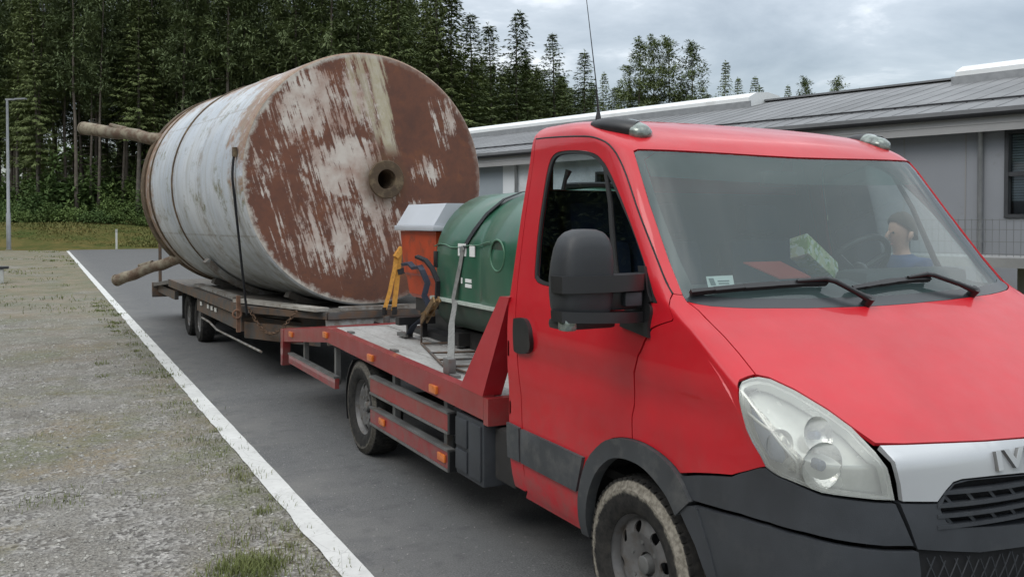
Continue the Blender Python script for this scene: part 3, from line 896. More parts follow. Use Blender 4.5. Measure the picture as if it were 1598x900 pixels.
# ------------------------------------------------------------------ person beyond the cab
def build_person():
    M['skin'] = mat('skin', (0.50, 0.29, 0.21), 0.55, 0, 0.08, 12)
    M['hair'] = mat('brown_hair', (0.055, 0.033, 0.02), 0.7, 0, 0.3, 40, bmp=.4, bscale=120)
    M['shirt'] = mat('blue_shirt', (0.035, 0.055, 0.13), 0.85, 0, 0.2, 5, bmp=.3, bscale=25)
    M['trousers'] = mat('dark_trousers', (0.03, 0.032, 0.04), 0.9, 0, 0.2, 5)
    P0 = Vector((5.54, 4.55, 0))
    # faces to the picture's left: heading towards -camera right
    face = Vector((-math.cos(YAW), math.sin(YAW), 0)); face = (face + Vector((-.25, -.25, 0))).normalized()
    rz = math.atan2(face.y, face.x) - PI / 2           # local +y is forward
    root = empty('person', P0, 'brown haired person in a dark blue top standing beyond the cab, seen through the windscreen', 'person', rz=rz)
    def skin(name, chain, m, parent, sub=2):
        vs = [c[0] for c in chain]; ed = [(c[1], i) for i, c in enumerate(chain) if c[1] is not None]
        me = bpy.data.meshes.new(name); me.from_pydata(vs, ed, []); me.materials.append(m)
        ob = bpy.data.objects.new(name, me); COL.objects.link(ob); ob.parent = parent
        sk = ob.modifiers.new('skin', 'SKIN'); sk.use_smooth_shade = True
        for i, c in enumerate(chain):
            d = me.skin_vertices[0].data[i]
            r = c[2]; d.radius = r if isinstance(r, tuple) else (r, r)
            d.use_root = (i == 0)
        s = ob.modifiers.new('sub', 'SUBSURF'); s.levels = sub; s.render_levels = sub
        return ob
    B = [((0, 0, .96), None, (.15, .11)), ((0, 0, 1.12), 0, (.135, .10)), ((0, .01, 1.30), 1, (.16, .115)), ((0, 0, 1.42), 2, (.11, .075)),
         ((0, .005, 1.50), 3, (.058, .058)), ((0, .025, 1.57), 4, (.056, .06)), ((0, .03, 1.64), 5, (.075, .095)), ((0, .015, 1.72), 6, (.076, .098)), ((0, .01, 1.775), 7, (.05, .065))]
    for sg in (-1, 1):
        i = len(B)
        B += [((sg * .185, 0, 1.405), 3, .052), ((sg * .235, -.02, 1.14), i, .045), ((sg * .245, .06, .90), i + 1, .032), ((sg * .247, .085, .83), i + 2, (.022, .036))]
        w = i + 3
        for f, (dy, L) in enumerate(((-.022, .075), (-.007, .085), (.008, .08), (.022, .065))):
            j = len(B)
            B += [((sg * .248, .09 + dy, .785), w, .0095), ((sg * .240, .10 + dy, .785 - L * .55), j, .0085), ((sg * .228, .105 + dy, .785 - L), j + 1, .007)]
        j = len(B)
        B += [((sg * .235, .12, .815), w, .011), ((sg * .215, .135, .78), j, .009)]
        i = len(B)
        B += [((sg * .10, 0, .90), 0, .085), ((sg * .11, .01, .50), i, .058), ((sg * .115, -.015, .10), i + 1, .04), ((sg * .12, .09, .045), i + 2, (.045, .035)), ((sg * .125, .17, .035), i + 3, (.04, .025))]
    body = skin('body', B, M['skin'], root)
    mb = MB()
    mb.tube([(0, .115, 1.665), (0, .135, 1.64), (0, .145, 1.615), (0, .118, 1.605)], [.010, .014, .017, .010], 8)
    for sg in (-1, 1):
        mb.tube([(sg * .074, .01, 1.60), (sg * .084, .0, 1.635), (sg * .082, -.005, 1.665)], [.010, .018, .013], 8)
    mb.build('nose_and_ears', M['skin'], root, sharp=180, org=ORG)
    mb = MB()
    for sg in (-1, 1): mb.lathe([(0.0001, -.012), (.005, -.006), (.0075, 0), (.005, .006), (.0001, .008)], 12, 'y', (sg * .032, .110, 1.658))
    mb.build('eyes', M['dark'], root, sharp=180, org=ORG)
    mb = MB(); mb.tube([(-.026, .105, 1.575), (0, .118, 1.573), (.026, .105, 1.575)], .006, 6)
    mb.build('mouth', mat('lips', (.35, .12, .10), .5), root, sharp=180, org=ORG)
    mb = MB()
    prof = []
    for i in range(11):
        a = PI / 2 * i / 10
        prof.append((max(.0005, math.cos(a)), math.sin(a)))
    seg = 28; vs = []; fs = []
    rr = random.Random(3)
    for i, (c, s_) in enumerate(prof):
        for k in range(seg):
            a = 2 * PI * k / seg
            back = 0.5 - 0.5 * math.sin(a)             # 1 at the back (-y)
            lo = -0.10 * back * (1 - s_) + .045 * (1 - back) * (1 - s_)
            j = 1 + rr.uniform(-.035, .035)
            vs.append((.090 * c * math.cos(a) * j, .002 + .116 * c * math.sin(a) * j * (0.93 if math.sin(a) > 0 else 1), 1.70 + lo + .108 * s_ * j))
    for i in range(10):
        for k in range(seg): fs.append((i * seg + k, i * seg + (k + 1) % seg, (i + 1) * seg + (k + 1) % seg, (i + 1) * seg + k))
    mb.add(vs, fs); mb.build('hair', M['hair'], root, sharp=180, org=ORG)
    S = [((0, 0, .95), None, (.165, .128)), ((0, 0, 1.12), 0, (.152, .118)), ((0, .01, 1.30), 1, (.178, .132)), ((0, 0, 1.43), 2, (.155, .102)), ((0, 0, 1.468), 3, (.125, .095)), ((0, .004, 1.515), 4, (.072, .072))]
    for sg in (-1, 1):
        i = len(S); S += [((sg * .195, 0, 1.425), 3, .085), ((sg * .237, -.02, 1.14), i, .060), ((sg * .247, .05, .93), i + 1, .046)]
    skin('shirt', S, M['shirt'], root)
    S = [((0, 0, .98), None, (.160, .12))]
    for sg in (-1, 1):
        i = len(S); S += [((sg * .10, 0, .88), 0, .098), ((sg * .11, .01, .50), i, .072), ((sg * .115, -.015, .11), i + 1, .056)]
    skin('trousers', S, M['trousers'], root)
    for sg in (-1, 1):
        mb = MB(); mb.box(sg * .12 - .052, sg * .12 + .052, -.085, .21, 0, .085, bev=.03)
        mb.build('shoe', M['gutter'], root, sharp=60, org=ORG)
build_person()
# ------------------------------------------------------------------ cab surface: level curves round the cab, front to rear
CXT, YR = 3.13, 4.08
TB = [(.34, 2.07, .42, 3.2, .93), (.45, 2.00, .45, 3.2, .965), (.60, 1.975, .46, 3.2, .982), (.75, 1.975, .46, 3.2, .985), (.88, 1.985, .42, 3.2, .985),
      (.955, 2.00, .36, 3.4, .99), (1.05, 2.13, .25, 4.5, .995), (1.2, 2.355, .12, 6, .995), (1.33, 2.56, .10, 6, .985), (1.39, 2.66, .12, 5, .975),
      (1.47, 2.735, .22, 4.5, .962), (1.75, 2.95, .25, 4.5, .918), (2.04, 3.165, .25, 4.5, .865), (2.11, 3.255, .28, 3.8, .855), (2.165, 3.39, .32, 3.8, .84),
      (2.215, 3.60, .32, 3.4, .78), (2.247, 3.79, .24, 2.8, .55), (2.257, 3.9, .1, 2, .004)]
TB = [r[:4] + (r[4] + (.05 if r[4] > .1 else 0),) for r in TB]
NT = len(TB)
def pch(col):
    y = [r[col] for r in TB]; d = [y[i + 1] - y[i] for i in range(NT - 1)]
    m = [d[0]] + [0 if d[i - 1] * d[i] <= 0 else 2 * d[i - 1] * d[i] / (d[i - 1] + d[i]) for i in range(1, NT - 1)] + [d[-1]]
    def f(t):
        i = min(max(int(t), 0), NT - 2); x = t - i
        return y[i] * (1 + 2 * x) * (1 - x) ** 2 + m[i] * x * (1 - x) ** 2 + y[i + 1] * x * x * (3 - 2 * x) + m[i + 1] * x * x * (x - 1)
    return f
FZ, FYF, FD, FN, FHW = [pch(i) for i in range(5)]
def CP0(s, t):
    sg = -1 if s >= 0 else 1; s = abs(s)
    t = min(max(t, 0), NT - 1.0001)
    z, yf, D, n, hw = FZ(t), FYF(t), FD(t), FN(t), FHW(t)
    if s <= 1:
        a, b = math.sin(s * PI / 2), math.cos(s * PI / 2)
        r = 1 / (a ** n + abs(b) ** n) ** (1 / n)
        return Vector((CXT + sg * hw * a * r, yf + D * (1 - b * r), z))
    y0 = yf + D
    return Vector((CXT + sg * hw, y0 + (YR - y0) * (s - 1), z))
def CN(s, t):
    e = 2e-3
    tl, th = max(t - .02, 0), min(t + .02, NT - 1.001)
    a = CP0(s + e, t) - CP0(s - e, t) if abs(s) < 2 - e else CP0(s, t) - CP0(s - e * (1 if s > 0 else -1), t)
    b = CP0(s, th) - CP0(s, tl)
    n = a.cross(b)
    if n.length < 1e-9: return Vector((0, 0, 1))
    n.normalize()
    c = Vector((CXT, 3.4, 1.2))
    return n if n.dot(CP0(s, t) - c) > 0 else -n
def swage(s, t):
    """pressed feature lines in the flank below the waist"""
    p = CP0(s, t)
    d = 0.0
    if abs(s) > 0.9 and 2.2 < p.y < 4.0:
        k = min(1, (p.y - 2.2) / .4) * min(1, (4.0 - p.y) / .25)
        zc = 1.17 + 0.02 * (p.y - 3)
        d += 0.010 * k * math.exp(-((p.z - zc) / .05) ** 2) - 0.012 * k * math.exp(-((p.z - zc + .12) / .07) ** 2)
    return d
def CP(s, t, o=0.0):
    return CP0(s, t) + CN(s, t) * (o + swage(s, t))
def tz(z):
    lo, hi = 0, NT - 1.001
    for _ in range(40):
        m = (lo + hi) / 2
        if FZ(m) < z: lo = m
        else: hi = m
    return lo
def side(y, z):
    t = tz(z); y0 = FYF(t) + FD(t)
    if y >= y0: return (1 + (y - y0) / (YR - y0), t)
    lo, hi = 0, 1.
    for _ in range(40):
        m = (lo + hi) / 2
        if CP0(m, t).y < y: lo = m
        else: hi = m
    return (lo, t)
SX, SY = 1.4, 0.125
def pip(p, poly):
    x, y = p; c = False; n = len(poly)
    for i in range(n):
        a, b = poly[i], poly[(i + 1) % n]
        if (a[1] > y) != (b[1] > y) and x < (b[0] - a[0]) * (y - a[1]) / (b[1] - a[1]) + a[0]: c = not c
    return c
def inset(poly, g):
    if not g: return list(poly)
    n = len(poly); ar = sum(poly[i][0] * poly[(i + 1) % n][1] - poly[(i + 1) % n][0] * poly[i][1] for i in range(n))
    sg = 1 if ar > 0 else -1; out = []
    for i in range(n):
        p0, p1, p2 = Vector(poly[i - 1]), Vector(poly[i]), Vector(poly[(i + 1) % n])
        e1 = (p1 - p0); e2 = (p2 - p1)
        n1 = Vector((-e1.y, e1.x)).normalized() * sg; n2 = Vector((-e2.y, e2.x)).normalized() * sg
        b = n1 + n2
        b = b.normalized() if b.length > 1e-6 else n1
        k = 1 / max(0.5, b.dot(n1))
        out.append(tuple(p1 + b * g * k))
    return out
def dens(poly, step):
    out = []
    n = len(poly)
    for i in range(n):
        a, b = Vector(poly[i]), Vector(poly[(i + 1) % n])
        k = max(1, int((b - a).length / step))
        for j in range(k): out.append(tuple(a + (b - a) * j / k))
    return out
def smooth_poly(pts, closed=True, k=4):
    n = len(pts); out = []
    for i in range(n if closed else n - 1):
        p = [Vector(pts[(i + j - 1) % n] if closed else pts[min(max(i + j - 1, 0), n - 1)]) for j in range(4)]
        for q in range(k):
            t = q / k
            out.append(tuple(0.5 * ((2 * p[1]) + (p[2] - p[0]) * t + (2 * p[0] - 5 * p[1] + 4 * p[2] - p[3]) * t * t + (3 * p[1] - p[0] - 3 * p[2] + p[3]) * t ** 3)))
    if not closed: out.append(tuple(pts[-1]))
    return out
def panel_mesh(outline, holes=(), o=0.0, rim=0.014, gap=0.0, step=0.045, mir=False, mapf=None, sx=SX, sy=SY):
    mapf = mapf or CP
    sc = lambda P: [(p[0] * sx, p[1] * sy) for p in P]
    po = dens(inset(sc(outline), gap), step)
    ho = [dens(inset(sc(h), -gap), step) for h in holes]
    v2 = []; ed = []
    for L in [po] + ho:
        b = len(v2); v2 += [Vector(p) for p in L]; ed += [(b + i, b + (i + 1) % len(L)) for i in range(len(L))]
    x0, x1 = min(p[0] for p in po), max(p[0] for p in po); y0, y1 = min(p[1] for p in po), max(p[1] for p in po)
    bset = [Vector(p) for L in [po] + ho for p in L]
    y = y0 + step / 2; row = 0
    while y < y1:
        x = x0 + step * (0.5 if row % 2 else 0.0)
        while x < x1:
            if pip((x, y), po) and not any(pip((x, y), h) for h in ho):
                q = Vector((x, y))
                if all((q - w).length_squared > (step * .45) ** 2 for w in bset): v2.append(q)
            x += step
        y += step * .87; row += 1
    vo, eo, fo, *_ = delaunay_2d_cdt(v2, ed, [], 0, 1e-6)
    keep = []
    for f in fo:
        c = sum((vo[i] for i in f), Vector((0, 0))) / len(f)
        if pip(c, po) and not any(pip(c, h) for h in ho): keep.append(list(f))
    used = sorted({i for f in keep for i in f}); ix = {k: j for j, k in enumerate(used)}
    prm = [(vo[k].x / sx, vo[k].y / sy) for k in used]
    if mir: prm = [(-a, b) for a, b in prm]
    vs = [mapf(a, b, o) for a, b in prm]
    fs = []
    for f in keep:
        g = [ix[i] for i in f]
        a, b, c = vs[g[0]], vs[g[1]], vs[g[2]]
        nn = (b - a).cross(c - a)
        pm = prm[g[0]]
        if nn.dot(mapf(pm[0], pm[1], o + .05) - vs[g[0]]) < 0: g = g[::-1]
        fs.append(g)
    if rim:
        cnt = {}
        for f in fs:
            for i in range(len(f)):
                a, b = f[i], f[(i + 1) % len(f)]
                cnt.setdefault((min(a, b), max(a, b)), []).append((a, b))
        low = {}
        for k, e in cnt.items():
            if len(e) == 1:
                a, b = e[0]
                for i in (a, b):
                    if i not in low:
                        low[i] = len(vs); vs.append(mapf(prm[i][0], prm[i][1], o - rim))
                fs.append([b, a, low[a], low[b]])
    return vs, fs
def panel(name, m, parent, outline, holes=(), mirror=True, sharp=30, **kw):
    """one panel; with mirror also its twin on the other flank, as two objects"""
    obs = []
    for mir in ((False, True) if mirror else (False,)):
        vs, fs = panel_mesh(outline, holes, mir=mir, **kw)
        obs.append(MB().add(vs, fs).build(name, m, parent, sharp=sharp, recalc=False))
    return obs
def both(half):
    """close a half outline (from s=0 to s=0) across the centre line"""
    return half + [(-a, b) for a, b in half[::-1] if a > 1e-6]

# ------------------------------------------------------------------ vehicle materials
def red_paint(name, ca, cb, dirty):
    m, n, l, b = new_mat(name)
    v = coords(n)
    f = noise(n, l, v, 2.2, 5)
    base = mixc(n, l, rng(n, l, f, 0.3, 0.7), ca, cb)
    sx = nd(n, 'SeparateXYZ'); l.new(v, sx.inputs[0])
    # road dirt: splashes low on the body, thin film elsewhere
    sp = noise(n, l, v, 9, 7, 0.72)
    lowz = rng(n, l, sx.outputs[2], 0.95, 0.38)
    d = mth(n, l, 'MULTIPLY', mth(n, l, 'ADD', mth(n, l, 'MULTIPLY', lowz, 0.8), 0.12), rng(n, l, sp, 0.38, 0.68))
    base = mixc(n, l, mth(n, l, 'MULTIPLY', d, dirty), base, (0.17, 0.10, 0.085))
    l.new(base, b.inputs['Base Color'])
    l.new(rng(n, l, noise(n, l, v, 5, 6, .65), 0.3, 0.75, 0.38, 0.55), b.inputs['Roughness'])
    b.inputs['Specular IOR Level'].default_value = 0.3
    b.inputs['Coat Weight'].default_value = 0.6; b.inputs['Coat Roughness'].default_value = 0.035
    b.inputs['Coat IOR'].default_value = 1.45
    bump(n, l, b, noise(n, l, v, 3.5, 3), 0.05, 0.02)
    return m
M['red'] = red_paint('red_paint', (0.47, 0.0055, 0.014), (0.57, 0.009, 0.020), 0.7)
M['bedred'] = red_paint('faded_red_paint', (0.24, 0.020, 0.024), (0.33, 0.032, 0.034), 0.9)
M['plastic'] = mat('grey_black_plastic', (0.040, 0.044, 0.050), 0.55, 0, 0.18, 5, dirt=(0.055, 0.058, 0.062), dirt_amt=0.2, bmp=0.12, bscale=260)
M['stripplastic'] = mat('faded_plastic', (0.048, 0.052, 0.056), 0.6, 0, 0.18, 4, dirt=(0.10, 0.10, 0.098), dirt_amt=0.45, bmp=0.12, bscale=260)
M['black'] = mat('black_plastic', (0.014, 0.014, 0.015), 0.42, 0, 0.15, 6)
M['mirrorshell'] = mat('mirror_shell', (0.024, 0.026, 0.029), 0.5, 0, 0.12, 8, bmp=.15, bscale=260)
M['rubber'] = mat('rubber', (0.018, 0.018, 0.018), 0.8, 0, 0.2, 8)
M['underbody'] = mat('underbody', (0.020, 0.019, 0.018), 0.9, 0, 0.3, 3, dirt=(0.05, 0.045, 0.04), dirt_amt=.3)
M['silver'] = mat('silver_trim', (0.52, 0.535, 0.545), 0.38, 0.35, 0.04, 2, coat=0.3)
M['chrome'] = mat('chrome', (0.72, 0.73, 0.74), 0.12, 1.0, 0.03, 4)
M['steel'] = mat('grey_steel', (0.19, 0.19, 0.185), 0.5, 0.5, 0.25, 6, dirt=(0.16, 0.11, 0.07), dirt_amt=0.25)
M['wheelsteel'] = mat('wheel_steel', (0.145, 0.142, 0.14), 0.55, 0.35, 0.25, 9, dirt=(0.10, 0.085, 0.07), dirt_amt=0.45)
M['orange'] = mat('orange_lens', (0.62, 0.16, 0.025), 0.3, 0, 0.15, 20, coat=0.4)
M['glass'] = glass_mat('side_glass', (0.84, 0.88, 0.89), 0.0, 1.5, refl=1.0)
M['screen'] = glass_mat('windscreen_glass', (0.72, 0.83, 0.81), 0.0, 1.52, haze_mix=0.07, haze_col=(0.38, 0.56, 0.55), refl=1.1)  # teal diffuse share stands in for sky haze reflected on the glass
M['screenband'] = glass_mat('tinted_band', (0.45, 0.62, 0.58), 0.03, 1.5, haze_mix=0.2, haze_col=(0.2, 0.33, 0.30))
M['frit'] = mat('black_frit', (0.035, 0.04, 0.044), 0.25, 0, 0.1, 3)
M['lens'] = glass_mat('headlight_lens', (0.92, 0.93, 0.90), 0.05, 1.45, haze_mix=0.25, haze_col=(0.88, 0.89, 0.85), refl=0.9)
M['lens_ind'] = mat('indicator_lens', (0.17, 0.20, 0.18), 0.12, 0.3, 0.6, 30, coat=.5)
M['reflector'] = mat('reflector', (0.80, 0.80, 0.78), 0.22, 0.9, 0.12, 30, bmp=0.5, bscale=70)
M['facet'] = mat('faceted_chrome', (0.42, 0.42, 0.39), 0.18, 0.8, 0.85, 70, bmp=1.0, bscale=90)
M['bezel'] = mat('bezel', (0.68, 0.69, 0.66), 0.25, 0.35, 0.1, 14)
M['bluetint'] = mat('blue_grey_lens', (0.13, 0.17, 0.25), 0.2, 0.3, 0.1, 8)
M['navy'] = mat('navy_cloth', (0.010, 0.022, 0.055), 0.9, 0, 0.25, 10)
M['interior'] = mat('interior_grey', (0.085, 0.095, 0.10), 0.8, 0, 0.15, 4)
M['dash'] = mat('dashboard_grey', (0.075, 0.085, 0.09), 0.7, 0, 0.15, 5)
M['liner'] = mat('headliner', (0.26, 0.27, 0.265), 0.9, 0, 0.1, 4)
def tyre_mat(name, muddy):
    m, n, l, b = new_mat(name)
    v = coords(n)
    sx = nd(n, 'SeparateXYZ'); l.new(v, sx.inputs[0])
    rr = mth(n, l, 'SQRT', mth(n, l, 'ADD', mth(n, l, 'MULTIPLY', sx.outputs[1], sx.outputs[1]), mth(n, l, 'MULTIPLY', sx.outputs[2], sx.outputs[2])))
    f = noise(n, l, v, 22, 6, 0.7)
    base = mixc(n, l, rng(n, l, f, 0.35, 0.7), (0.016, 0.016, 0.016), (0.045, 0.042, 0.038))
    band = mth(n, l, 'MULTIPLY', rng(n, l, mth(n, l, 'ADD', rr, mth(n, l, 'MULTIPLY', f, 0.05)), 0.308, 0.322), rng(n, l, mth(n, l, 'ADD', rr, mth(n, l, 'MULTIPLY', f, 0.012)), 0.346, 0.339))
    outer = rng(n, l, sx.outputs[0], -0.088, -0.097)          # only on the outer shoulder
    k = mth(n, l, 'MULTIPLY', mth(n, l, 'MULTIPLY', band, outer), muddy)
    base = mixc(n, l, k, base, mixc(n, l, rng(n, l, noise(n, l, v, 60, 4), .35, .65), (0.15, 0.135, 0.11), (0.30, 0.275, 0.23)))
    l.new(base, b.inputs['Base Color']); b.inputs['Roughness'].default_value = 0.9
    b.inputs['Specular IOR Level'].default_value = 0.2
    return m
M['tyre_mud'] = tyre_mat('muddy_tyre', 1.0)
M['tyre'] = tyre_mat('dusty_tyre', 0.35)

def wheel_meshes(Ro, W, rimr, tyrem, holes=8):
    """wheel pressed-steel disc with its tyre; axis x, outer side towards -x"""
    h = W / 2
    t = MB()
    prof = [(rimr - .012, -h * .80), (rimr + .004, -h * .93), (rimr + .035, -h * 1.0), (Ro * .83 + .012, -h * 1.04), (Ro - .040, -h * .98), (Ro - .014, -h * .86), (Ro - .003, -h * .70), (Ro, -h * .4),
            (Ro, h * .4), (Ro - .003, h * .7), (Ro - .016, h * .86), (Ro - .045, h * .98), (rimr + .03, h), (rimr - .012, h * .8)]
    t.lathe(prof, 72, 'x')
    # tread blocks on the shoulders and grooves between
    for k in range(56):
        a = 2 * PI * (k + .5) / 56
        for x0, x1, off in ((-h * .88, -h * .45, 0), (-h * .36, h * .36, .5), (h * .45, h * .88, 0)):
            aa = a + off * 2 * PI / 56
            mt = Matrix.Rotation(aa, 4, 'X')
            t.box(x0, x1, -.013, .013, Ro - .016, Ro + .006 - (.010 if abs(x0 + x1) > h else 0), mtx=mt)
    w = MB()
    w.lathe([(rimr + .006, -h * .90), (rimr + .010, -h * .84), (rimr - .006, -h * .80), (rimr - .022, -h * .55), (rimr - .030, -h * .2), (rimr - .03, h * .8)], 56, 'x')
    def mk(u, v, d):
        r = math.hypot(u, v)
        x = -h * .42 - .030 * math.exp(-((r - rimr * .62) / .045) ** 2) + .02 * max(0, (r - rimr * .75) / rimr)
        return Vector((x + d, u, v))
    w.disc_holes(mk, rimr - .024, [(rimr * .70 * math.cos(2 * PI * i / holes + .2), rimr * .70 * math.sin(2 * PI * i / holes + .2), .024) for i in range(holes)] + [(0, 0, .05)], .008)
    hb = MB()
    hb.lathe([(.0005, -h * .66), (.03, -h * .66), (.036, -h * .62), (.040, -h * .3), (.075, -h * .28), (.085, -h * .1), (.085, h * .2)], 32, 'x')
    for i in range(6):
        a = 2 * PI * i / 6; y, z = rimr * .42 * math.cos(a), rimr * .42 * math.sin(a)
        hb.tube([(-h * .58, y, z), (-h * .30, y, z)], .011, 6)
    dr = MB(); dr.tube([(-h * .18, 0, 0), (h * .55, 0, 0)], rimr * .82, 28)
    return w, t, hb, dr
WH = {}
def add_wheel(parent, x, y, z, key, Ro, W, rimr, tyrem, flip=False):
    if key not in WH:
        w, t, hb, dr = wheel_meshes(Ro, W, rimr, tyrem)
        wo = w.build('wheel', M['wheelsteel'], parent, sharp=30, org=(0, 0, 0))
        t.build('tyre', tyrem, wo, sharp=40, org=(0, 0, 0))
        hb.build('hub', M['steel'], wo, sharp=40, org=(0, 0, 0))
        dr.build('brake_drum', M['underbody'], wo, sharp=40, org=(0, 0, 0))
        WH[key] = wo
    else:
        wo = copy_tree(WH[key], parent)
    wo.location = Vector((x, y, z)) - world_loc(parent)
    wo.rotation_euler = (RND.random() * 6.28 if key != 'f' else 0.35, 0, PI if flip else 0)
    return wo

# ------------------------------------------------------------------ the truck
TRK = empty('flatbed_truck', (CXT, 4.5, 0), 'red flatbed truck cab with grey deck, black mirror and hazy headlight, parked in front', 'truck')
# --- outlines in (s, t) on the cab surface, left half
GUT = [(0.6325, 9.939), (0.6425, 10.194), (0.6525, 10.605), (0.6725, 11.016), (0.7025, 11.541), (0.745, 11.938), (0.7875, 12.646), (0.8775, 13.171), (1.05, 13.42), (1.2875, 13.60), (1.6, 13.75), (1.94, 13.84)]
WSL = [(0.5825, 9.91), (0.585, 10.5), (0.59, 11.2), (0.5955, 11.75), (0.59, 12.02), (0.56, 12.10)]
WST = [(0.45, 12.08), (0.3, 12.04), (0.15, 12.0), (0.0, 11.98)]
HOODREAR = [(0.5775, 9.669), (0.50, 9.45), (0.40, 9.25), (0.25, 9.08), (0.1, 9.0), (0.0, 8.98)]
HOODSIDE = [(0.5775, 9.669), (0.5475, 9.244), (0.523, 8.5), (0.5125, 7.925), (0.510, 7.5), (0.5125, 7.075)]
HLTOP = [(0.485, 7.004), (0.4525, 6.763), (0.425, 6.408), (0.4105, 6.05), (0.3975, 5.643)]
HOODFRONT = [(0.3975, 5.62), (0.34, 5.55), (0.285, 5.49), (0.15, 5.33), (0.0, 5.21)]
HLOUT = [(0.5125, 7.06), (0.5425, 7.046), (0.595, 6.985), (0.70, 6.777), (0.785, 6.60), (0.835, 6.394), (0.868, 6.0), (0.865, 5.6), (0.835, 5.15), (0.7975, 4.764)]
HLBOT = [(0.7975, 4.764), (0.73, 4.45), (0.6625, 4.239), (0.58, 3.913), (0.5025, 3.785), (0.45, 3.69), (0.405, 3.629)]
HLIN = [(0.405, 3.629), (0.412, 4.4), (0.416, 5.43)]
WINDOW = [(1.78, 9.797), (1.7975, 10.435), (1.7675, 11.215), (1.715, 11.81), (1.61, 12.27), (1.465, 12.38), (1.245, 12.27), (1.09, 12.03), (0.9975, 11.725), (0.905, 11.45), (0.8225, 11.059), (0.795, 10.534), (0.83, 10.1), (0.93, 9.62), (1.05, 9.50), (1.3, 9.52), (1.6, 9.62)]
WINDOW = smooth_poly(WINDOW, True, 3)
def ARC(a0, a1, ry, rz, n, cy=3.0, cz=.36):
    out = []
    for i in range(n + 1):
        a = R(a0 + (a1 - a0) * i / n)
        out.append(side(cy + ry * math.cos(a), max(.345, cz + rz * math.sin(a))))
    return out
AOY = smooth_poly([(3.43, .36), (3.415, .46), (3.39, .56), (3.319, .706), (3.2, .811), (3.10, .852), (3.0, .868), (2.90, .868), (2.787, .847), (2.693, .805), (2.616, .724)], False, 3)
AIY = smooth_poly([(3.37, .36), (3.35, .46), (3.315, .56), (3.245, .673), (3.151, .751), (3.063, .780), (2.97, .786), (2.89, .775), (2.809, .742), (2.745, .702), (2.70, .65)], False, 3)
AO = [side(*p) for p in AOY]             # rear to front over the wheel
AI = [side(*p) for p in AIY]
DF = [side(*p) for p in ((3.0, .868), (2.998, .96), (2.987, 1.06), (2.968, 1.14), (2.942, 1.21), (2.910, 1.27), (2.872, 1.325))]   # door front edge, upwards
AOR = [side(*p) for p in AOY if p[0] > 3.0] + [DF[0]]
AOF = [DF[0]] + [side(*p) for p in AOY if p[0] < 3.0]
BUMPTOP = [(0.7975, 4.764), (0.8325, 4.65), (0.90, 4.30), (1.0, 3.90), (1.11, 3.56), side(2.693, .805)]
arch_front = AO[-1]
gap = 0.003
cab = None
# cab shell (roof, windscreen pillars, rear wall) as the main red body
roof_out = both(WST[::-1] + WSL[::-1] + GUT + [(2.0, 13.84), (2.0, 16.99), (1.0, 16.99), (0.0, 16.99)])
vs, fs = panel_mesh(roof_out, gap=0.0, rim=0.012, step=.05)
cb = MB().add(vs, fs)
# rear posts behind the doors and the back wall with a rear window
post = [(1.945, 13.84), (1.95, 9.5), (1.945, 7.5), (1.93, 5), (1.915, 3), (1.915, 1.0), (1.93, 0.5), (2.0, 0.5), (2.0, 13.84)]
for mir in (False, True):
    vs, fs = panel_mesh(post, gap=gap, mir=mir); cb.add(vs, fs)
def rear_map(a, b, o=0.0): return Vector((a, YR + o, b))
lft = [(CP0(2, t).x, CP0(2, t).z) for t in [.6 + i * .5 for i in range(33)]]
back = lft + [(2 * CXT - x, z) for x, z in lft[::-1]]
rwin = [(2.34, 1.90), (2.34, 2.10), (2.40, 2.14), (2.74, 2.14), (2.80, 2.10), (2.80, 1.90)]
vs, fs = panel_mesh(back, [rwin], mapf=rear_map, sx=1, sy=1, step=.12, rim=.02); cb.add(vs, fs)
cab = cb.build('cab_body', M['red'], TRK, sharp=28, recalc=False)
MB().prism([(x, z) for x, z in rwin], 'y', YR - .012, YR - .008).build('rear_window', M['glass'], cab, sharp=None)
# fenders
fend = HOODSIDE + HLOUT + BUMPTOP[1:] + [arch_front] + AO[::-1][1:] [:9]
fend = HOODSIDE + HLOUT[1:] + BUMPTOP[1:] + [side(*p) for p in AOY[::-1] if 2.70 < p[0] < 2.995] + DF + [(0.98, 8.75), (0.72, 9.55), (0.6325, 9.939), (0.5825, 9.91)]
panel('fender', M['red'], TRK, fend, gap=gap)
# doors
door = [(0.6325, 9.939)] + GUT[1:] + [(1.945, 12.2), (1.95, 9.5), (1.945, 7.5), (1.93, 5), (1.915, 3), (1.915, 1.4), (1.93, .62), (1.87, .40), (1.70, .40), (1.64, .40)] + AOR + DF[1:] + [(0.98, 8.75), (0.72, 9.55)]
doors = panel('door', M['red'], TRK, door, [WINDOW], gap=gap, rim=.03)
hood = both([(0.0, 8.98)] + HOODREAR[::-1][1:] + HOODSIDE[1:] + HLTOP + HOODFRONT[1:])
hood = panel('bonnet', M['red'], TRK, hood, mirror=False, gap=gap, step=.05)[0]
# sill under the doors
panel('sill', M['red'], TRK, [side(3.41, .352), side(3.41, .402), side(3.95, .402), side(4.0, .352)], o=-.004, gap=0.0, step=.08)
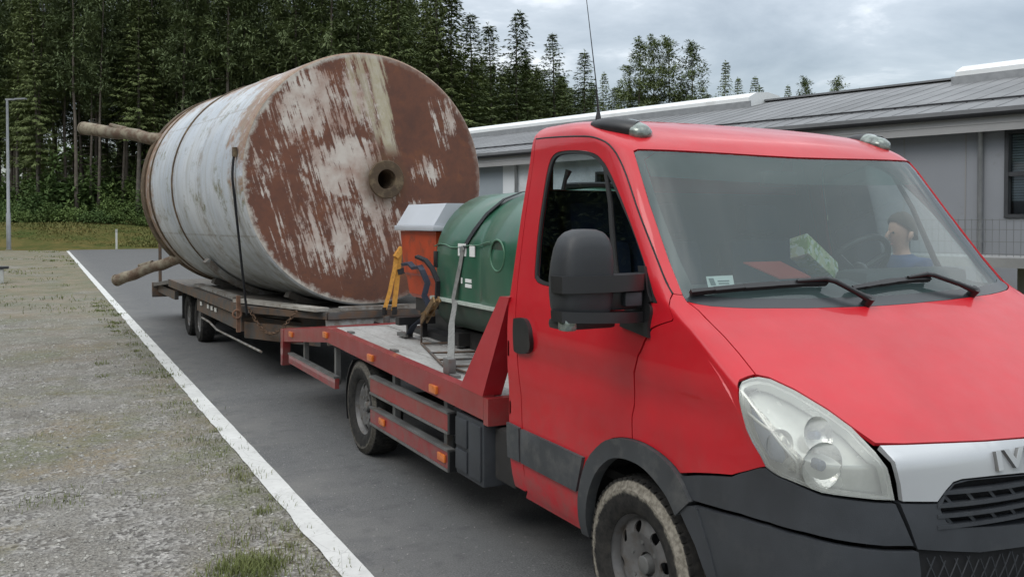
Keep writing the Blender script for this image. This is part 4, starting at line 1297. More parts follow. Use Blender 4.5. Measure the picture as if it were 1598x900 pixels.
# dark structure seen through the gaps
inner = [(0.55, 9.6), (0.5, 7.9), (0.49, 7.0), (0.7, 6.6), (0.83, 5.5), (0.95, 4.1), (1.08, 3.6)] + AOF[::-1][6:] + [(1.36, 5.2), (1.45, 9.2), (0.9, 9.3), (0.7, 9.6)]
panel('inner_panel', M['underbody'], TRK, inner, o=-.035, rim=0, step=.08)
panel('inner_panel', M['underbody'], TRK, [(1.30, 9.2), (1.36, 4.0)] + AOR[::-1][1:-3] + [(1.66, .5), (1.99, .5), (1.99, 9.3)], o=-.045, rim=0, step=.08)
panel('door_frame', M['underbody'], TRK, [(1.86, 9.2), (1.86, 13.4), (1.3, 13.2), (1.3, 13.7), (1.995, 13.9), (1.995, 9.2)], o=-.04, rim=0, step=.08)
panel('pillar_lining', M['underbody'], TRK, [(0.595, 9.9), (0.61, 11.9), (0.66, 12.6), (0.85, 13.25), (1.3, 13.65), (1.3, 13.2), (.92, 12.75), (.80, 12.1), (.73, 11.3), (.69, 10.3), (.69, 9.8)], o=-.03, rim=0, step=.05)
# side glass, seal and divider
for k, dr in enumerate(doors):
    mir = k == 1
    vs, fs = panel_mesh(inset(WINDOW, .012), mir=mir, o=-.012, rim=.004, step=.09)
    MB().add(vs, fs).build('window', M['glass'], dr, recalc=False)
    ring = inset([(a * SX, b * SY) for a, b in WINDOW], .022); ring = [(a / SX, b / SY) for a, b in ring]
    vs, fs = panel_mesh(WINDOW, [ring], mir=mir, o=-.002, rim=.012, step=.05)
    MB().add(vs, fs).build('window_seal', M['rubber'], dr, recalc=False)
    dv = [(1.035, 11.78), (1.005, 11.75), (1.04, 11.2), (1.13, 10.4), (1.19, 9.6), (1.22, 9.6), (1.16, 10.4), (1.07, 11.2)]
    vs, fs = panel_mesh(dv, mir=mir, o=-.004, rim=.012, step=.05)
    MB().add(vs, fs).build('window_divider', M['rubber'], dr, recalc=False)
    hd = smooth_poly([(1.935, 7.30), (1.925, 7.42), (1.865, 7.47), (1.832, 7.2), (1.825, 6.85), (1.838, 6.55), (1.87, 6.36), (1.925, 6.33), (1.937, 6.5)], True, 3)
    vs, fs = panel_mesh(hd, mir=mir, o=.022, rim=.03, step=.03)
    MB().add(vs, fs).build('handle', M['black'], dr, sharp=50, recalc=False)
    st = [(1.908, 2.79), (1.7, 2.77), (1.560, 2.745), (1.578, 2.2), (1.598, 1.67), (1.75, 1.68), (1.913, 1.70)]
    vs, fs = panel_mesh(st, mir=mir, o=.016, rim=.02, step=.06)
    MB().add(vs, fs).build('side_moulding', M['stripplastic'], dr, sharp=50, recalc=False)
    vs, fs = panel_mesh([(2.0, 2.83), (1.922, 2.80), (1.922, 1.70), (2.0, 1.69)], mir=mir, o=.016, rim=.02, step=.06)
    MB().add(vs, fs).build('rear_moulding', M['stripplastic'], cab, sharp=50, recalc=False)
# wheel arch trims
panel('wheel_arch_trim', M['stripplastic'], TRK, AO + AI[::-1], o=.020, rim=.05, step=.04, sharp=50)
# windscreen: glass, black border, shade band
WSB = [(0.5825, 9.91), (0.5775, 9.72), (0.50, 9.50), (0.40, 9.30), (0.25, 9.13), (0.1, 9.05), (0.0, 9.03)]
ws_half = WST[::-1] + WSL[::-1] + WSB[1:]
ws = both([(0.0, 11.98)] + ws_half[1:-1] + [(0.0, 9.03)])
scr = panel('windscreen', M['screen'], TRK, ws, mirror=False, o=-.006, rim=.005, step=.07, gap=.004)[0]
wsi = both([(0.0, 11.90), (0.3, 11.95), (0.50, 11.97), (0.548, 11.8), (0.543, 11.2), (0.532, 10.5), (0.520, 9.98), (0.50, 9.86), (0.40, 9.72), (0.25, 9.60), (0.1, 9.54), (0.0, 9.52)])
panel('black_border', M['frit'], scr, ws, [wsi], mirror=False, o=-.010, rim=0, step=.06, gap=.004)
bnd = both([(0.0, 11.90), (0.3, 11.95), (0.50, 11.97), (0.548, 11.8), (0.545, 11.55), (0.3, 11.50), (0.0, 11.48)])
panel('shade_band', M['screenband'], scr, bnd, mirror=False, o=-.0085, rim=0, step=.07)
# inspection sticker: white with an emblem and two lines of small print
M['paper'] = mat('white_paper', (0.75, 0.76, 0.74), 0.6, 0, 0.03, 4)
M['ink'] = mat('grey_ink', (0.16, 0.2, 0.2), 0.6)
vs, fs = panel_mesh([(0.470, 10.30), (0.398, 10.31), (0.405, 10.13), (0.476, 10.12)], o=-.013, rim=0, step=.03)
stk = MB().add(vs, fs).build('sticker', M['paper'], scr, sharp=None, recalc=False)
mb = MB()
for a, b, c, d in ((.466, .452, 10.27, 10.16), (.444, .413, 10.235, 10.215), (.444, .416, 10.195, 10.175)):
    vs, fs = panel_mesh([(a, d), (b, d), (b, c), (a, c)], o=-.0115, rim=0, step=.02); mb.add(vs, fs)
mb.build('sticker_print', M['ink'], stk, sharp=None, recalc=False)
# scuttle (black panel between bonnet and glass) lies under the wipers
sct = both([(0.0, 9.54), (0.1, 9.56), (0.25, 9.62), (0.40, 9.74), (0.50, 9.88), (0.52, 9.98), (0.575, 9.80), (0.5775, 9.70), (0.50, 9.47), (0.40, 9.27), (0.25, 9.10), (0.1, 9.02), (0.0, 9.0)])
panel('scuttle', M['frit'], TRK, sct, mirror=False, o=-.003, rim=.02, step=.05)
def on(s, t, o): return CP0(s, t) + CN(s, t) * o
def wiper(pts_arm, pts_blade):
    mb = MB()
    mb.tube([on(*p, o) for p, o in pts_arm], [.016] + [.011] * (len(pts_arm) - 2) + [.007], 8)
    mb.tube([on(*pts_arm[0][0], .0), on(*pts_arm[0][0], .04)], .02, 10)
    w = mb.build('wiper', M['black'], TRK, sharp=60)
    b2 = MB()
    P = [on(*p, .020) for p in pts_blade]
    n = len(P)
    for i in range(n - 1):
        k = 1 - abs((i + .5) / (n - 1) - .5) * 1.2
        b2.bar(P[i], P[i + 1], .010 + .012 * k, .022, upv=CN(*pts_blade[i]))
        b2.bar(P[i] + CN(*pts_blade[i]) * -.012, P[i + 1] + CN(*pts_blade[i]) * -.012, .004, .016, upv=CN(*pts_blade[i]))
    b2.build('wiper_blade', M['black'], w, sharp=40)
wiper([((0.062, 9.10), .028), ((0.10, 9.5), .04), ((0.150, 9.95), .045), ((0.175, 10.06), .04), ((0.26, 10.05), .034)], [(0.556, 9.86), (0.48, 9.93), (0.40, 9.99), (0.32, 10.02), (0.24, 10.035), (0.165, 10.02)])
wiper([((-0.335, 9.30), .028), ((-0.29, 9.65), .04), ((-0.22, 10.02), .045), ((-0.20, 10.08), .04), ((-0.13, 10.03), .034)], [(0.09, 9.80), (0.04, 9.86), (-0.02, 9.93), (-0.08, 9.98), (-0.15, 10.01), (-0.215, 10.0)])
# headlights: housing, bowls, bulbs, lens
HLOUTLINE = HLOUT + HLBOT[1:] + HLIN[1:] + HLTOP[::-1][1:]
for k in (0, 1):
    mir = k == 1; sg = -1 if mir else 1
    vs, fs = panel_mesh(HLOUTLINE, mir=mir, o=-.055, rim=-.055, gap=.004, step=.05)
    hl = MB().add(vs, fs).build('headlight', M['bezel'], TRK, sharp=40, recalc=False)
    mb = MB()
    def bowl(s, t, r, dep, off):
        c = on(sg * s, t, off); ax = (CN(sg * s, t) * .35 + Vector((0, -1, .0))).normalized()
        q = ax.to_track_quat('Z', 'Y').to_matrix().to_4x4(); q.translation = c
        prof = [(r * math.sqrt(1 - i / 7) * .96 + .002, -dep * i / 7) for i in range(8)]
        mb.lathe(prof, 32, 'z', mtx=q)
        return q
    q1 = bowl(0.565, 4.92, .080, .06, -.030)
    q2 = bowl(0.485, 6.02, .062, .05, -.018)
    q3 = bowl(0.66, 5.75, .050, .03, -.03)
    mb.build('reflector', M['reflector'], hl, sharp=50)
    mb = MB()
    for q, r in ((q1, .018), (q2, .014)):
        mb.lathe([(.0005, .0), (r, -.004), (r, -.04), (.0005, -.045)], 12, 'z', mtx=q)
    mb.build('bulb', M['bluetint'], hl, sharp=60)
    sgp = [(0.735, 6.45), (0.64, 6.32), (0.665, 5.6), (0.725, 4.95), (0.80, 5.05), (0.835, 5.6), (0.815, 6.1)]
    vs, fs = panel_mesh(sgp, mir=mir, o=-.020, rim=.03, step=.05)
    MB().add(vs, fs).build('side_lamp', M['bluetint'], hl, sharp=50, recalc=False)
    mb = MB()
    for a, b in (((0.640, 6.85), (0.655, 4.6)), ((0.80, 6.35), (0.62, 6.05))):
        P = [on(sg * (a[0] + (b[0] - a[0]) * i / 8), a[1] + (b[1] - a[1]) * i / 8, -.016) for i in range(9)]
        mb.tube(P, .005, 6)
    mb.build('bezel_rib', M['bezel'], hl, sharp=60)
    fp = [(0.625, 6.62), (0.595, 6.55), (0.585, 6.0), (0.612, 5.2), (0.655, 4.55), (0.70, 4.62), (0.655, 5.5), (0.628, 6.2)]
    vs, fs = panel_mesh(fp, mir=mir, o=-.026, rim=.025, step=.03)
    MB().add(vs, fs).build('turn_signal_strip', M['facet'], hl, sharp=50, recalc=False)
    # white rim along the lens edge
    rin = inset([(a * SX, b * SY) for a, b in HLOUTLINE], .018); rin = [(a / SX, b / SY) for a, b in rin]
    vs, fs = panel_mesh(HLOUTLINE, [rin], mir=mir, o=-.012, rim=.03, gap=.005, step=.03)
    MB().add(vs, fs).build('bezel_edge', M['bezel'], hl, sharp=50, recalc=False)
    vs, fs = panel_mesh(HLOUTLINE, mir=mir, o=.003, rim=.006, gap=.004, step=.05)
    MB().add(vs, fs).build('lens', M['lens'], hl, sharp=50, recalc=False)
# silver grille bar with raised letters
GRT = [(0.0, 3.80), (0.0575, 3.83), (0.16, 3.93), (0.245, 4.0), (0.268, 3.95), (0.29, 3.72), (0.31, 3.488)]
silver = both([(0.0, 5.185)] + [(a, b - .02) for a, b in HOODFRONT[::-1][1:-1]] + [(0.398, 5.60), (0.398, 4.6), (0.3925, 3.601)] + GRT[::-1])
bar = panel('grille_bar', M['silver'], TRK, silver, mirror=False, gap=.003, step=.045, o=.004, rim=.02)[0]
cu = bpy.data.curves.new('letters', 'FONT'); cu.body = 'IVECO'; cu.size = 0.080; cu.extrude = 0.006; cu.bevel_depth = 0.0012; cu.space_character = 1.28; cu.offset = 0.0025; cu.align_x = 'CENTER'
to = bpy.data.objects.new('t', cu); COL.objects.link(to)
bpy.context.view_layer.update()
tm = bpy.data.meshes.new_from_object(to.evaluated_get(bpy.context.evaluated_depsgraph_get()))
wd = max(v.co.x for v in tm.vertices) - min(v.co.x for v in tm.vertices)
kx = 0.50 / wd
lb_ = MB()
vsx = []
for v in tm.vertices:
    u = v.co.x * kx; zz = 0.893 + v.co.y * 1.0
    lo, hi = -.5, .5
    t = tz(zz)
    for _ in range(30):
        m_ = (lo + hi) / 2
        if CP0(m_, t).x > CXT + u: lo = m_
        else: hi = m_
    p = CP0(lo, t) + CN(lo, t) * (.011 + v.co.z)
    vsx.append(p)
for p in tm.polygons: lb_.add([], [], 0)
lb_.v = vsx; lb_.f = [list(p.vertices) for p in tm.polygons]; lb_.m = [0 if abs(p.normal.z) > .75 else 1 for p in tm.polygons]
lb_.build('lettering', [M['silver'], M['steel']], bar, sharp=40)
bpy.data.objects.remove(to); bpy.data.curves.remove(cu)
# bumper pieces
bumpc = both([(0.0, 3.78)] + [(a, b - .02) for a, b in GRT[1:]] + [(0.3975, 3.587), (0.376, 3.0), (0.3575, 2.467), (0.2, 2.15), (0.0, 1.98)])
GRI = both([(0.0, 3.74), (0.0575, 3.74), (0.16, 3.84), (0.225, 3.90), (0.262, 3.86), (0.285, 3.62), (0.30, 3.3), (0.2875, 3.034), (0.2675, 2.85), (0.16, 2.70), (0.0625, 2.595), (0.0, 2.57)])
bc = panel('front_bumper_centre', M['plastic'], TRK, bumpc, [GRI], mirror=False, gap=.003, step=.045, rim=.05)[0]
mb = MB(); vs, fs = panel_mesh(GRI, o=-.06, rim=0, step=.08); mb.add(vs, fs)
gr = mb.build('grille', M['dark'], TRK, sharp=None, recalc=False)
mb = MB()
def gpath(t0, t1, o, s0=-.31, s1=.31, n=24): return [on(s0 + (s1 - s0) * i / n, t0 + (t1 - t0) * (abs(i / n - .5) * 2) ** 2, o) for i in range(n + 1)]
for t0, t1 in ((3.55, 3.72), (3.27, 3.40), (3.03, 3.16), (2.78, 2.90)):
    P = gpath(t0, t1, -.012)
    for i in range(len(P) - 1): mb.bar(P[i], P[i + 1], .030, .012)
for s in [k * .062 - .279 for k in range(10)]:
    for a, b in ((3.27, 3.58), (2.80, 3.06)):
        sl_ = .012 * (1 if s > 0 else -1)
        q = (abs(s) / .31) ** 2
        mb.bar(on(s - sl_, a + .12 * q, -.016), on(s + sl_, b + .14 * q, -.016), .012, .008, upv=(0, -1, 0))
mb.build('grille_slat', M['plastic'], gr, sharp=40)
bup = HLBOT[::1]
BU2 = [side(2.690, .80), (1.11, 3.53), (1.0, 3.87), (0.90, 4.30), (0.8325, 4.65), (0.7975, 4.72), (0.73, 4.42), (0.6625, 4.21), (0.58, 3.88), (0.5025, 3.75), (0.45, 3.66), (0.405, 3.60), (0.385, 3.1), (0.3625, 2.552), (0.43, 2.62), (0.5025, 2.736), (0.62, 2.92), (0.75, 3.006), (0.9, 2.99), (1.0, 2.93), side(2.618, .724)]
panel('bumper_upper', M['plastic'], TRK, BU2, gap=.004, step=.045, rim=.03, o=.004)
BL = [(1.165, 2.60), (1.1025, 2.765), (1.0, 2.88), (0.9, 2.94), (0.75, 2.963), (0.62, 2.87), (0.5025, 2.68), (0.43, 2.57), (0.3575, 2.481), (0.352, 2.0), (0.35, 1.2), (0.35, .25), (0.6, .15), (0.9, .15), (1.02, .25), (1.05, .9), (1.10, 1.8)]
panel('bumper_lower', M['plastic'], TRK, BL, gap=.004, step=.045, rim=.03, o=.012)
panel('bumper_crease', M['plastic'], TRK, [(1.095, 2.72), (1.085, 2.72), (1.045, 1.9), (1.02, 1.2), (1.0, .5), (1.012, .5), (1.032, 1.2), (1.057, 1.9)], o=.017, rim=.008, step=.04)
bm_ = both([(0.0, 1.96), (0.2, 2.13), (0.35, 2.44), (0.345, 1.2), (0.345, .3), (0.0, .25)])
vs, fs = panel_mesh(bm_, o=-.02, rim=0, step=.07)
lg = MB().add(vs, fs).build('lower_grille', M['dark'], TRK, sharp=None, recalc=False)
mb = MB()
for k in range(26):
    for d in (1, -1):
        P = []
        for i in range(16):
            t = .3 + 1.95 * i / 15; s = (-.40 + k * .032) + d * .09 * (i / 15)
            if abs(s) < .342 and t < 1.96 + 3.5 * s * s: P.append(on(s, t, -.010))
        if len(P) > 2: mb.tube(P, .0022, 4)
mb.build('lower_mesh', M['plastic'], lg, sharp=None)
# roof lamps on black pods
for sg in (1, -1):
    P = [(0.56, 14.62), (0.55, 14.1), (0.545, 13.55), (0.535, 13.1)]
    mb = MB()
    pts = [on(sg * (0.645 - .0165 * i), 14.5 - .135 * i, .002) for i in range(9)]
    rad = [.012, .024, .033, .040, .045, .048, .050, .051, .050]
    mb.tube(pts, rad, 14)
    pod = mb.build('roof_lamp_pod', M['black'], TRK, sharp=60)
    mb = MB()
    a = on(sg * .508, 13.40, .004); dirn = Vector((0, -1, -.35)).normalized()
    q = dirn.to_track_quat('Z', 'Y').to_matrix().to_4x4(); q.translation = a
    mb.lathe([(.0005, .060), (.022, .056), (.042, .040), (.050, .015), (.052, -.045), (.048, -.07), (.0005, -.075)], 24, 'z', mtx=q @ Matrix.Diagonal((1.1, .85, 1.1, 1)))
    mb.build('roof_lamp_lens', M['lens_ind'], pod, sharp=60)
# aerial
a = Vector((2.42, 3.76, CP0(.63, 15.1).z + .005))
mb = MB(); mb.tube([a, a + Vector((0, 0, .02)), a + Vector((0, 0, .05))], [.016, .014, .008], 12)
mb.tube([a + Vector((0, 0, .05)), a + Vector((-.012, .004, .2)), a + Vector((-.05, .01, .5)), a + Vector((-.10, .02, .9))], [.006, .003, .002, .0015], 6)
mb.build('aerial', M['black'], TRK, sharp=60)
# gutter seal line over the door
P = smooth_poly(GUT, False, 3)
for sg in (1, -1):
    mb = MB(); mb.tube([on(sg * a, b, -.003) for a, b in P], .0055, 6)
    mb.build('roof_gutter', M['rubber'], TRK, sharp=60)

# --- mirrors
def mirror(sg):
    X = lambda x: x if sg > 0 else 2 * CXT - x
    tri = [(2.885, 1.555), (2.80, 1.31), (3.02, 1.335), (3.0, 1.42)]
    mb = MB()
    tp = [side(3.07, 1.312), side(2.872, 1.288), side(2.90, 1.42), side(2.96, 1.56), side(3.0, 1.56), side(3.07, 1.43)]
    vs, fs = panel_mesh(tp, mir=sg < 0, o=.014, rim=.02, step=.04); mb.add(vs, fs)
    ms = mb.build('mirror', M['black'], TRK, sharp=40, recalc=False)
    bm = bmesh.new(); bmesh.ops.create_cube(bm, size=1)
    # main shell: tall rounded box, narrower at the top, curved face to the front
    bmesh.ops.subdivide_edges(bm, edges=bm.edges[:], cuts=5, use_grid_fill=True)
    for v in bm.verts:
        x, y, z = v.co * 2
        n = 3.6
        q = (abs(x) ** n + abs(y) ** n + abs(z) ** n) ** (1 / n)
        x, y, z = x / q, y / q, z / q
        wx = .119 * (1 - .10 * max(0, z)); yy = y * .085
        v.co = Vector((X(1.832 + x * wx * (1 if sg > 0 else 1) + (.012 * max(0, z) if sg > 0 else .012 * max(0, z))), 2.965 + yy + .012 * z * 0, 1.525 + z * .185))
    mb = MB(); mb.from_bm(bm); bm.free()
    mb.build('mirror_housing', M['mirrorshell'], ms, sharp=60)
    mb = MB()
    for z0, z1, zt, dx in ((1.472, 1.535, 0.0, .0), (1.365, 1.405, -.02, 0.005)):
        prof = [(-.075, z0), (-.088, z0 + .012), (-.088, z1 - .012), (-.07, z1)]
        pts = [(1.700, 2.965), (1.705, 2.89), (1.76, 2.868), (1.86, 2.862), (1.98, 2.872), (2.075, 2.90), (2.115, 2.94), (2.12, 3.0), (1.95, 2.97), (1.72, 2.99)]
        vs = [(X(x), y, z0 + zt * (x - 1.7) / .4) for x, y in pts] + [(X(x), y + .004, z1 + zt * (x - 1.7) / .4) for x, y in pts]
        n = len(pts)
        mb.add(vs, [list(range(n))[::-1], list(range(n, 2 * n))] + [(i, (i + 1) % n, (i + 1) % n + n, i + n) for i in range(n)])
    mb.box(min(X(1.94), X(2.10)), max(X(1.94), X(2.10)), 2.93, 3.0, 1.395, 1.48, bev=.012)
    mb.build('mirror_arm', M['black'], ms, sharp=40)
    mb = MB(); mb.box(min(X(1.995), X(2.075)), max(X(1.995), X(2.075)), 2.905, 2.94, 1.41, 1.466, bev=.01)
    mb.build('mirror_badge', M['plastic'], ms, sharp=40)
    mb = MB(); mb.box(min(X(1.715), X(1.95)), max(X(1.715), X(1.95)), 2.90, 3.02, 1.332, 1.372, bev=.016)
    mb.build('mirror_foot', M['black'], ms, sharp=40)
    mb = MB(); mb.box(min(X(1.712), X(1.765)), max(X(1.712), X(1.765)), 2.882, 2.94, 1.330, 1.376, bev=.012)
    mb.build('indicator', M['lens_ind'], ms, sharp=40)
    mb = MB(); mb.prism([(X(1.755), 1.44), (X(1.92), 1.44), (X(1.91), 1.66), (X(1.77), 1.66)], 'y', 3.049, 3.053)
    mb.build('mirror_glass', M['chrome'], ms, sharp=None)
mirror(1)

# --- interior
mb = MB()
dprof = [(2.70, 1.375), (2.86, 1.44), (3.02, 1.475), (3.12, 1.465), (3.18, 1.40), (3.17, 1.2), (3.10, .9), (2.7, .9)]
mb.prism(dprof, 'x', 2.24, 4.02)
mb.build('dashboard', M['dash'], TRK, sharp=50)
mb = MB(); mb.box(3.30, 4.0, 2.90, 3.10, 1.40, 1.515, bev=.04); mb.build('instrument_cowl', M['dash'], TRK, sharp=50)
mb = MB(); mb.box(2.2, 4.06, 2.7, 4.05, .62, .66); mb.build('cab_floor', M['underbody'], TRK, sharp=None)
mb = MB(); q = Matrix.Translation((3.62, 3.27, 1.50)) @ Matrix.Rotation(R(-52), 4, 'X')
mb.lathe([(.205 + .016 * math.cos(a), .016 * math.sin(a)) for a in [2 * PI * i / 10 for i in range(10)]], 40, 'z', mtx=q, closed=True)
for a in (0, 120, 240):
    a = R(a + 90); mb.tube([q @ Vector((0, 0, -.03)), q @ Vector((.2 * math.cos(a), .2 * math.sin(a), 0))], .014, 6)
mb.lathe([(.0005, .0), (.05, -.005), (.06, -.03), (.03, -.28)], 20, 'z', mtx=q)
mb.build('steering_wheel', M['black'], TRK, sharp=60)
for x0, x1 in ((2.28, 2.72), (2.74, 3.18), (3.38, 3.92)):
    mb = MB(); mb.box(x0, x1, 3.42, 3.90, 1.0, 1.17, bev=.05)
    q = Matrix.Translation((0, 3.90, 1.12)) @ Matrix.Rotation(R(-8), 4, 'X')
    mb.box(x0, x1, -.07, .07, 0, .52, bev=.05, mtx=q)
    st_ = mb.build('seat', M['navy'], TRK, sharp=50)
    mb = MB(); mb.box((x0 + x1) / 2 - .13, (x0 + x1) / 2 + .13, -.05, .05, .55, .72, bev=.04, mtx=q)
    for d in (-.06, .06): mb.tube([q @ Vector(((x0 + x1) / 2 + d, 0, .5)), q @ Vector(((x0 + x1) / 2 + d, 0, .58))], .008, 6)
    mb.build('headrest', M['navy'], st_, sharp=50)
mb = MB(); mb.box(2.24, 4.02, 4.035, 4.055, .66, 1.895); mb.build('bulkhead', M['navy'], TRK, sharp=None)
mb = MB()
vs, fs = panel_mesh(both([(0.0, 13.2), (0.5, 13.3), (0.75, 13.6), (1.5, 13.9), (1.98, 13.95), (1.98, 16.9), (0, 16.9)]), o=-.03, rim=0, step=.09); mb.add(vs, fs)
mb.build('headliner', M['liner'], TRK, sharp=60, recalc=False)
mb = MB(); mb.box(2.98, 3.20, 3.22, 3.25, 1.90, 1.975, bev=.012); mb.tube([(3.09, 3.23, 1.97), (3.09, 3.20, 2.03)], .008, 6)
mb.build('rear_view_mirror', M['black'], TRK, sharp=40)

# --- wheels and running gear
add_wheel(TRK, 2.22, 3.0, .352, 'f', .352, .225, .215, M['tyre_mud'])
add_wheel(TRK, 4.04, 3.0, .352, 'f', .352, .225, .215, M['tyre_mud'], True)
add_wheel(TRK, 2.22, 6.54, .352, 'r', .352, .225, .215, M['tyre'])
add_wheel(TRK, 4.04, 6.54, .352, 'r', .352, .225, .215, M['tyre'], True)
mb = MB()
for sg in (-1, 1):
    x = CXT + sg * .92
    n = 14; 
    ring = [(3.0 + .44 * math.cos(PI * i / n * 1.1 - .15), .36 + .47 * math.sin(PI * i / n * 1.1 - .15)) for i in range(n + 1)]
    xo, xi = CXT + sg * .95, CXT + sg * .55
    vs = [(xo, y, z) for y, z in ring] + [(xi, y, z) for y, z in ring]
    mb = MB(); mb.add(vs, [(i, i + 1, i + n + 2, i + n + 1) for i in range(n)] + [[n + 1 + i for i in range(n + 1)]])
    mb.build('wheel_well', M['underbody'], TRK, sharp=60)
mb = MB()
for x in (2.72, 3.54): mb.box(x - .04, x + .04, 2.3, 8.7, .46, .64)
for y in (2.6, 4.3, 5.4, 7.3, 8.6): mb.box(2.76, 3.5, y - .04, y + .04, .48, .62)
mb.box(2.35, 3.9, 2.2, 4.02, .46, .60); mb.box(2.45, 3.8, 2.15, 2.3, .40, .72)
mb.tube([(2.3, 3.0, .352), (3.96, 3.0, .352)], .06, 10)
mb.tube([(2.3, 6.54, .352), (3.96, 6.54, .352)], .07, 10); mb.lathe([(.0005, -.16), (.12, -.12), (.16, 0), (.12, .12), (.0005, .16)], 16, 'y', (3.13, 6.54, .352))
mb.tube([(3.13, 4.0, .48), (3.13, 6.4, .36)], .045, 10)
mb.box(3.6, 4.0, 4.6, 5.6, .3, .66, bev=.05)
mb.build('chassis', M['underbody'], TRK, sharp=40)
# --- deck
DX0, DX1 = 2.10, 4.16
DZ = [(4.37, .797), (7.35, .852), (8.93, .672)]
def dz(y):
    for (a, za), (b, zb) in zip(DZ, DZ[1:]):
        if y <= b: return za + (zb - za) * (y - a) / (b - a)
    return DZ[-1][1]
def deck_material():
    m, n, l, b = new_mat('worn_deck')
    v = coords(n)
    a = noise(n, l, v, 3.0, 6, 0.7, stretch=(1, .35, 1)); c = noise(n, l, v, 26, 5, 0.7, stretch=(2.5, .5, 1))
    base = mixc(n, l, rng(n, l, a, .35, .65), (0.235, 0.225, 0.21), (0.40, 0.395, 0.38))
    base = mixc(n, l, rng(n, l, c, .5, .75, 0, .7), base, (0.13, 0.12, 0.105))
    d = noise(n, l, v, 1.6, 7, .75)
    base = mixc(n, l, rng(n, l, d, .58, .72, 0, .55), base, (0.19, 0.15, 0.11))
    l.new(base, b.inputs['Base Color']); b.inputs['Roughness'].default_value = .8
    bump(n, l, b, c, .3, .006)
    M['deck'] = m
deck_material()
mb = MB()
npl = 13; wpl = (DX1 - DX0 - .12) / npl
for i in range(npl):
    x0 = DX0 + .06 + i * wpl; h = RND.uniform(-.003, .003)
    for (a, za), (b, zb) in zip(DZ, DZ[1:]):
        vs = [(x0 + .004, a, za + h), (x0 + wpl - .004, a, za + h), (x0 + wpl - .004, b, zb + h), (x0 + .004, b, zb + h)]
        vs += [(x, y, z - .03) for x, y, z in vs]
        mb.add(vs, [(0, 1, 2, 3), (7, 6, 5, 4), (0, 4, 5, 1), (2, 6, 7, 3), (0, 3, 7, 4), (1, 5, 6, 2)])
dk = mb.build('deck', M['deck'], TRK, sharp=30)
mb = MB()
for y in [4.7 + .42 * k for k in range(10)]: mb.box(DX0 + .06, DX1 - .06, y - .03, y + .03, dz(y) - .09, dz(y) - .033)
mb.build('deck_beam', M['underbody'], TRK, sharp=None)
for x0, x1 in ((DX0 - .012, DX0 + .055), (DX1 - .055, DX1 + .012)):
    mb = MB()
    prof = [(y, z + .012) for y, z in DZ] + [(8.98, .684)] + [(8.98, .57)] + [(8.90, .565), (7.35, .742), (4.37, .678)]
    mb.prism(prof, 'x', x0, x1)
    sr = mb.build('side_rail', M['bedred'], TRK, sharp=30)
    out = x0 - .012 if x0 < 3 else x1 + .012
    mb = MB(); mb.prism([(8.87, .683), (8.985, .683), (8.985, .33), (8.92, .33)], 'x', x0 - .004, x1 + .004)
    mb.build('tail_post', M['bedred'], sr, sharp=30)
    mb = MB()
    for y, z in ((8.556, .675), (7.386, .80), (6.222, .765), (5.046, .735)):
        mb.box(min(out, out + (.02 if x0 < 3 else -.02)) - .006, max(out, out + (.02 if x0 < 3 else -.02)) - .006 if x0 < 3 else out + .01, y - .055, y + .055, z - .024, z + .024, bev=.006)
    mb.build('marker_lamp', M['orange'], sr, sharp=40)
mb = MB(); mb.box(DX0 + .058, DX1 - .058, 8.93, 8.985, .54, .684); mb.build('rear_beam', M['bedred'], TRK, sharp=30)
mb = MB(); mb.box(DX0 - .012, DX1 + .012, 4.31, 4.367, .655, .80); mb.build('front_beam', M['bedred'], TRK, sharp=30)
# headboard with leaning side gussets
M['hbred'] = red_paint('headboard_red', (0.36, 0.012, 0.022), (0.46, 0.02, 0.03), 0.5)
mb = MB(); mb.box(DX0 + .11, DX1 - .11, 4.16, 4.19, .80, 1.30); mb.build('headboard', M['steel'], TRK, sharp=30)
for x0, x1 in ((DX0 - .015, DX0 + .10), (DX1 - .10, DX1 + .015)):
    mb = MB(); mb.prism([(4.375, .803), (4.665, .812), (4.165, 1.355), (4.06, 1.358)], 'x', x0, x1)
    mb.build('headboard_gusset', M['hbred'], TRK, sharp=30)
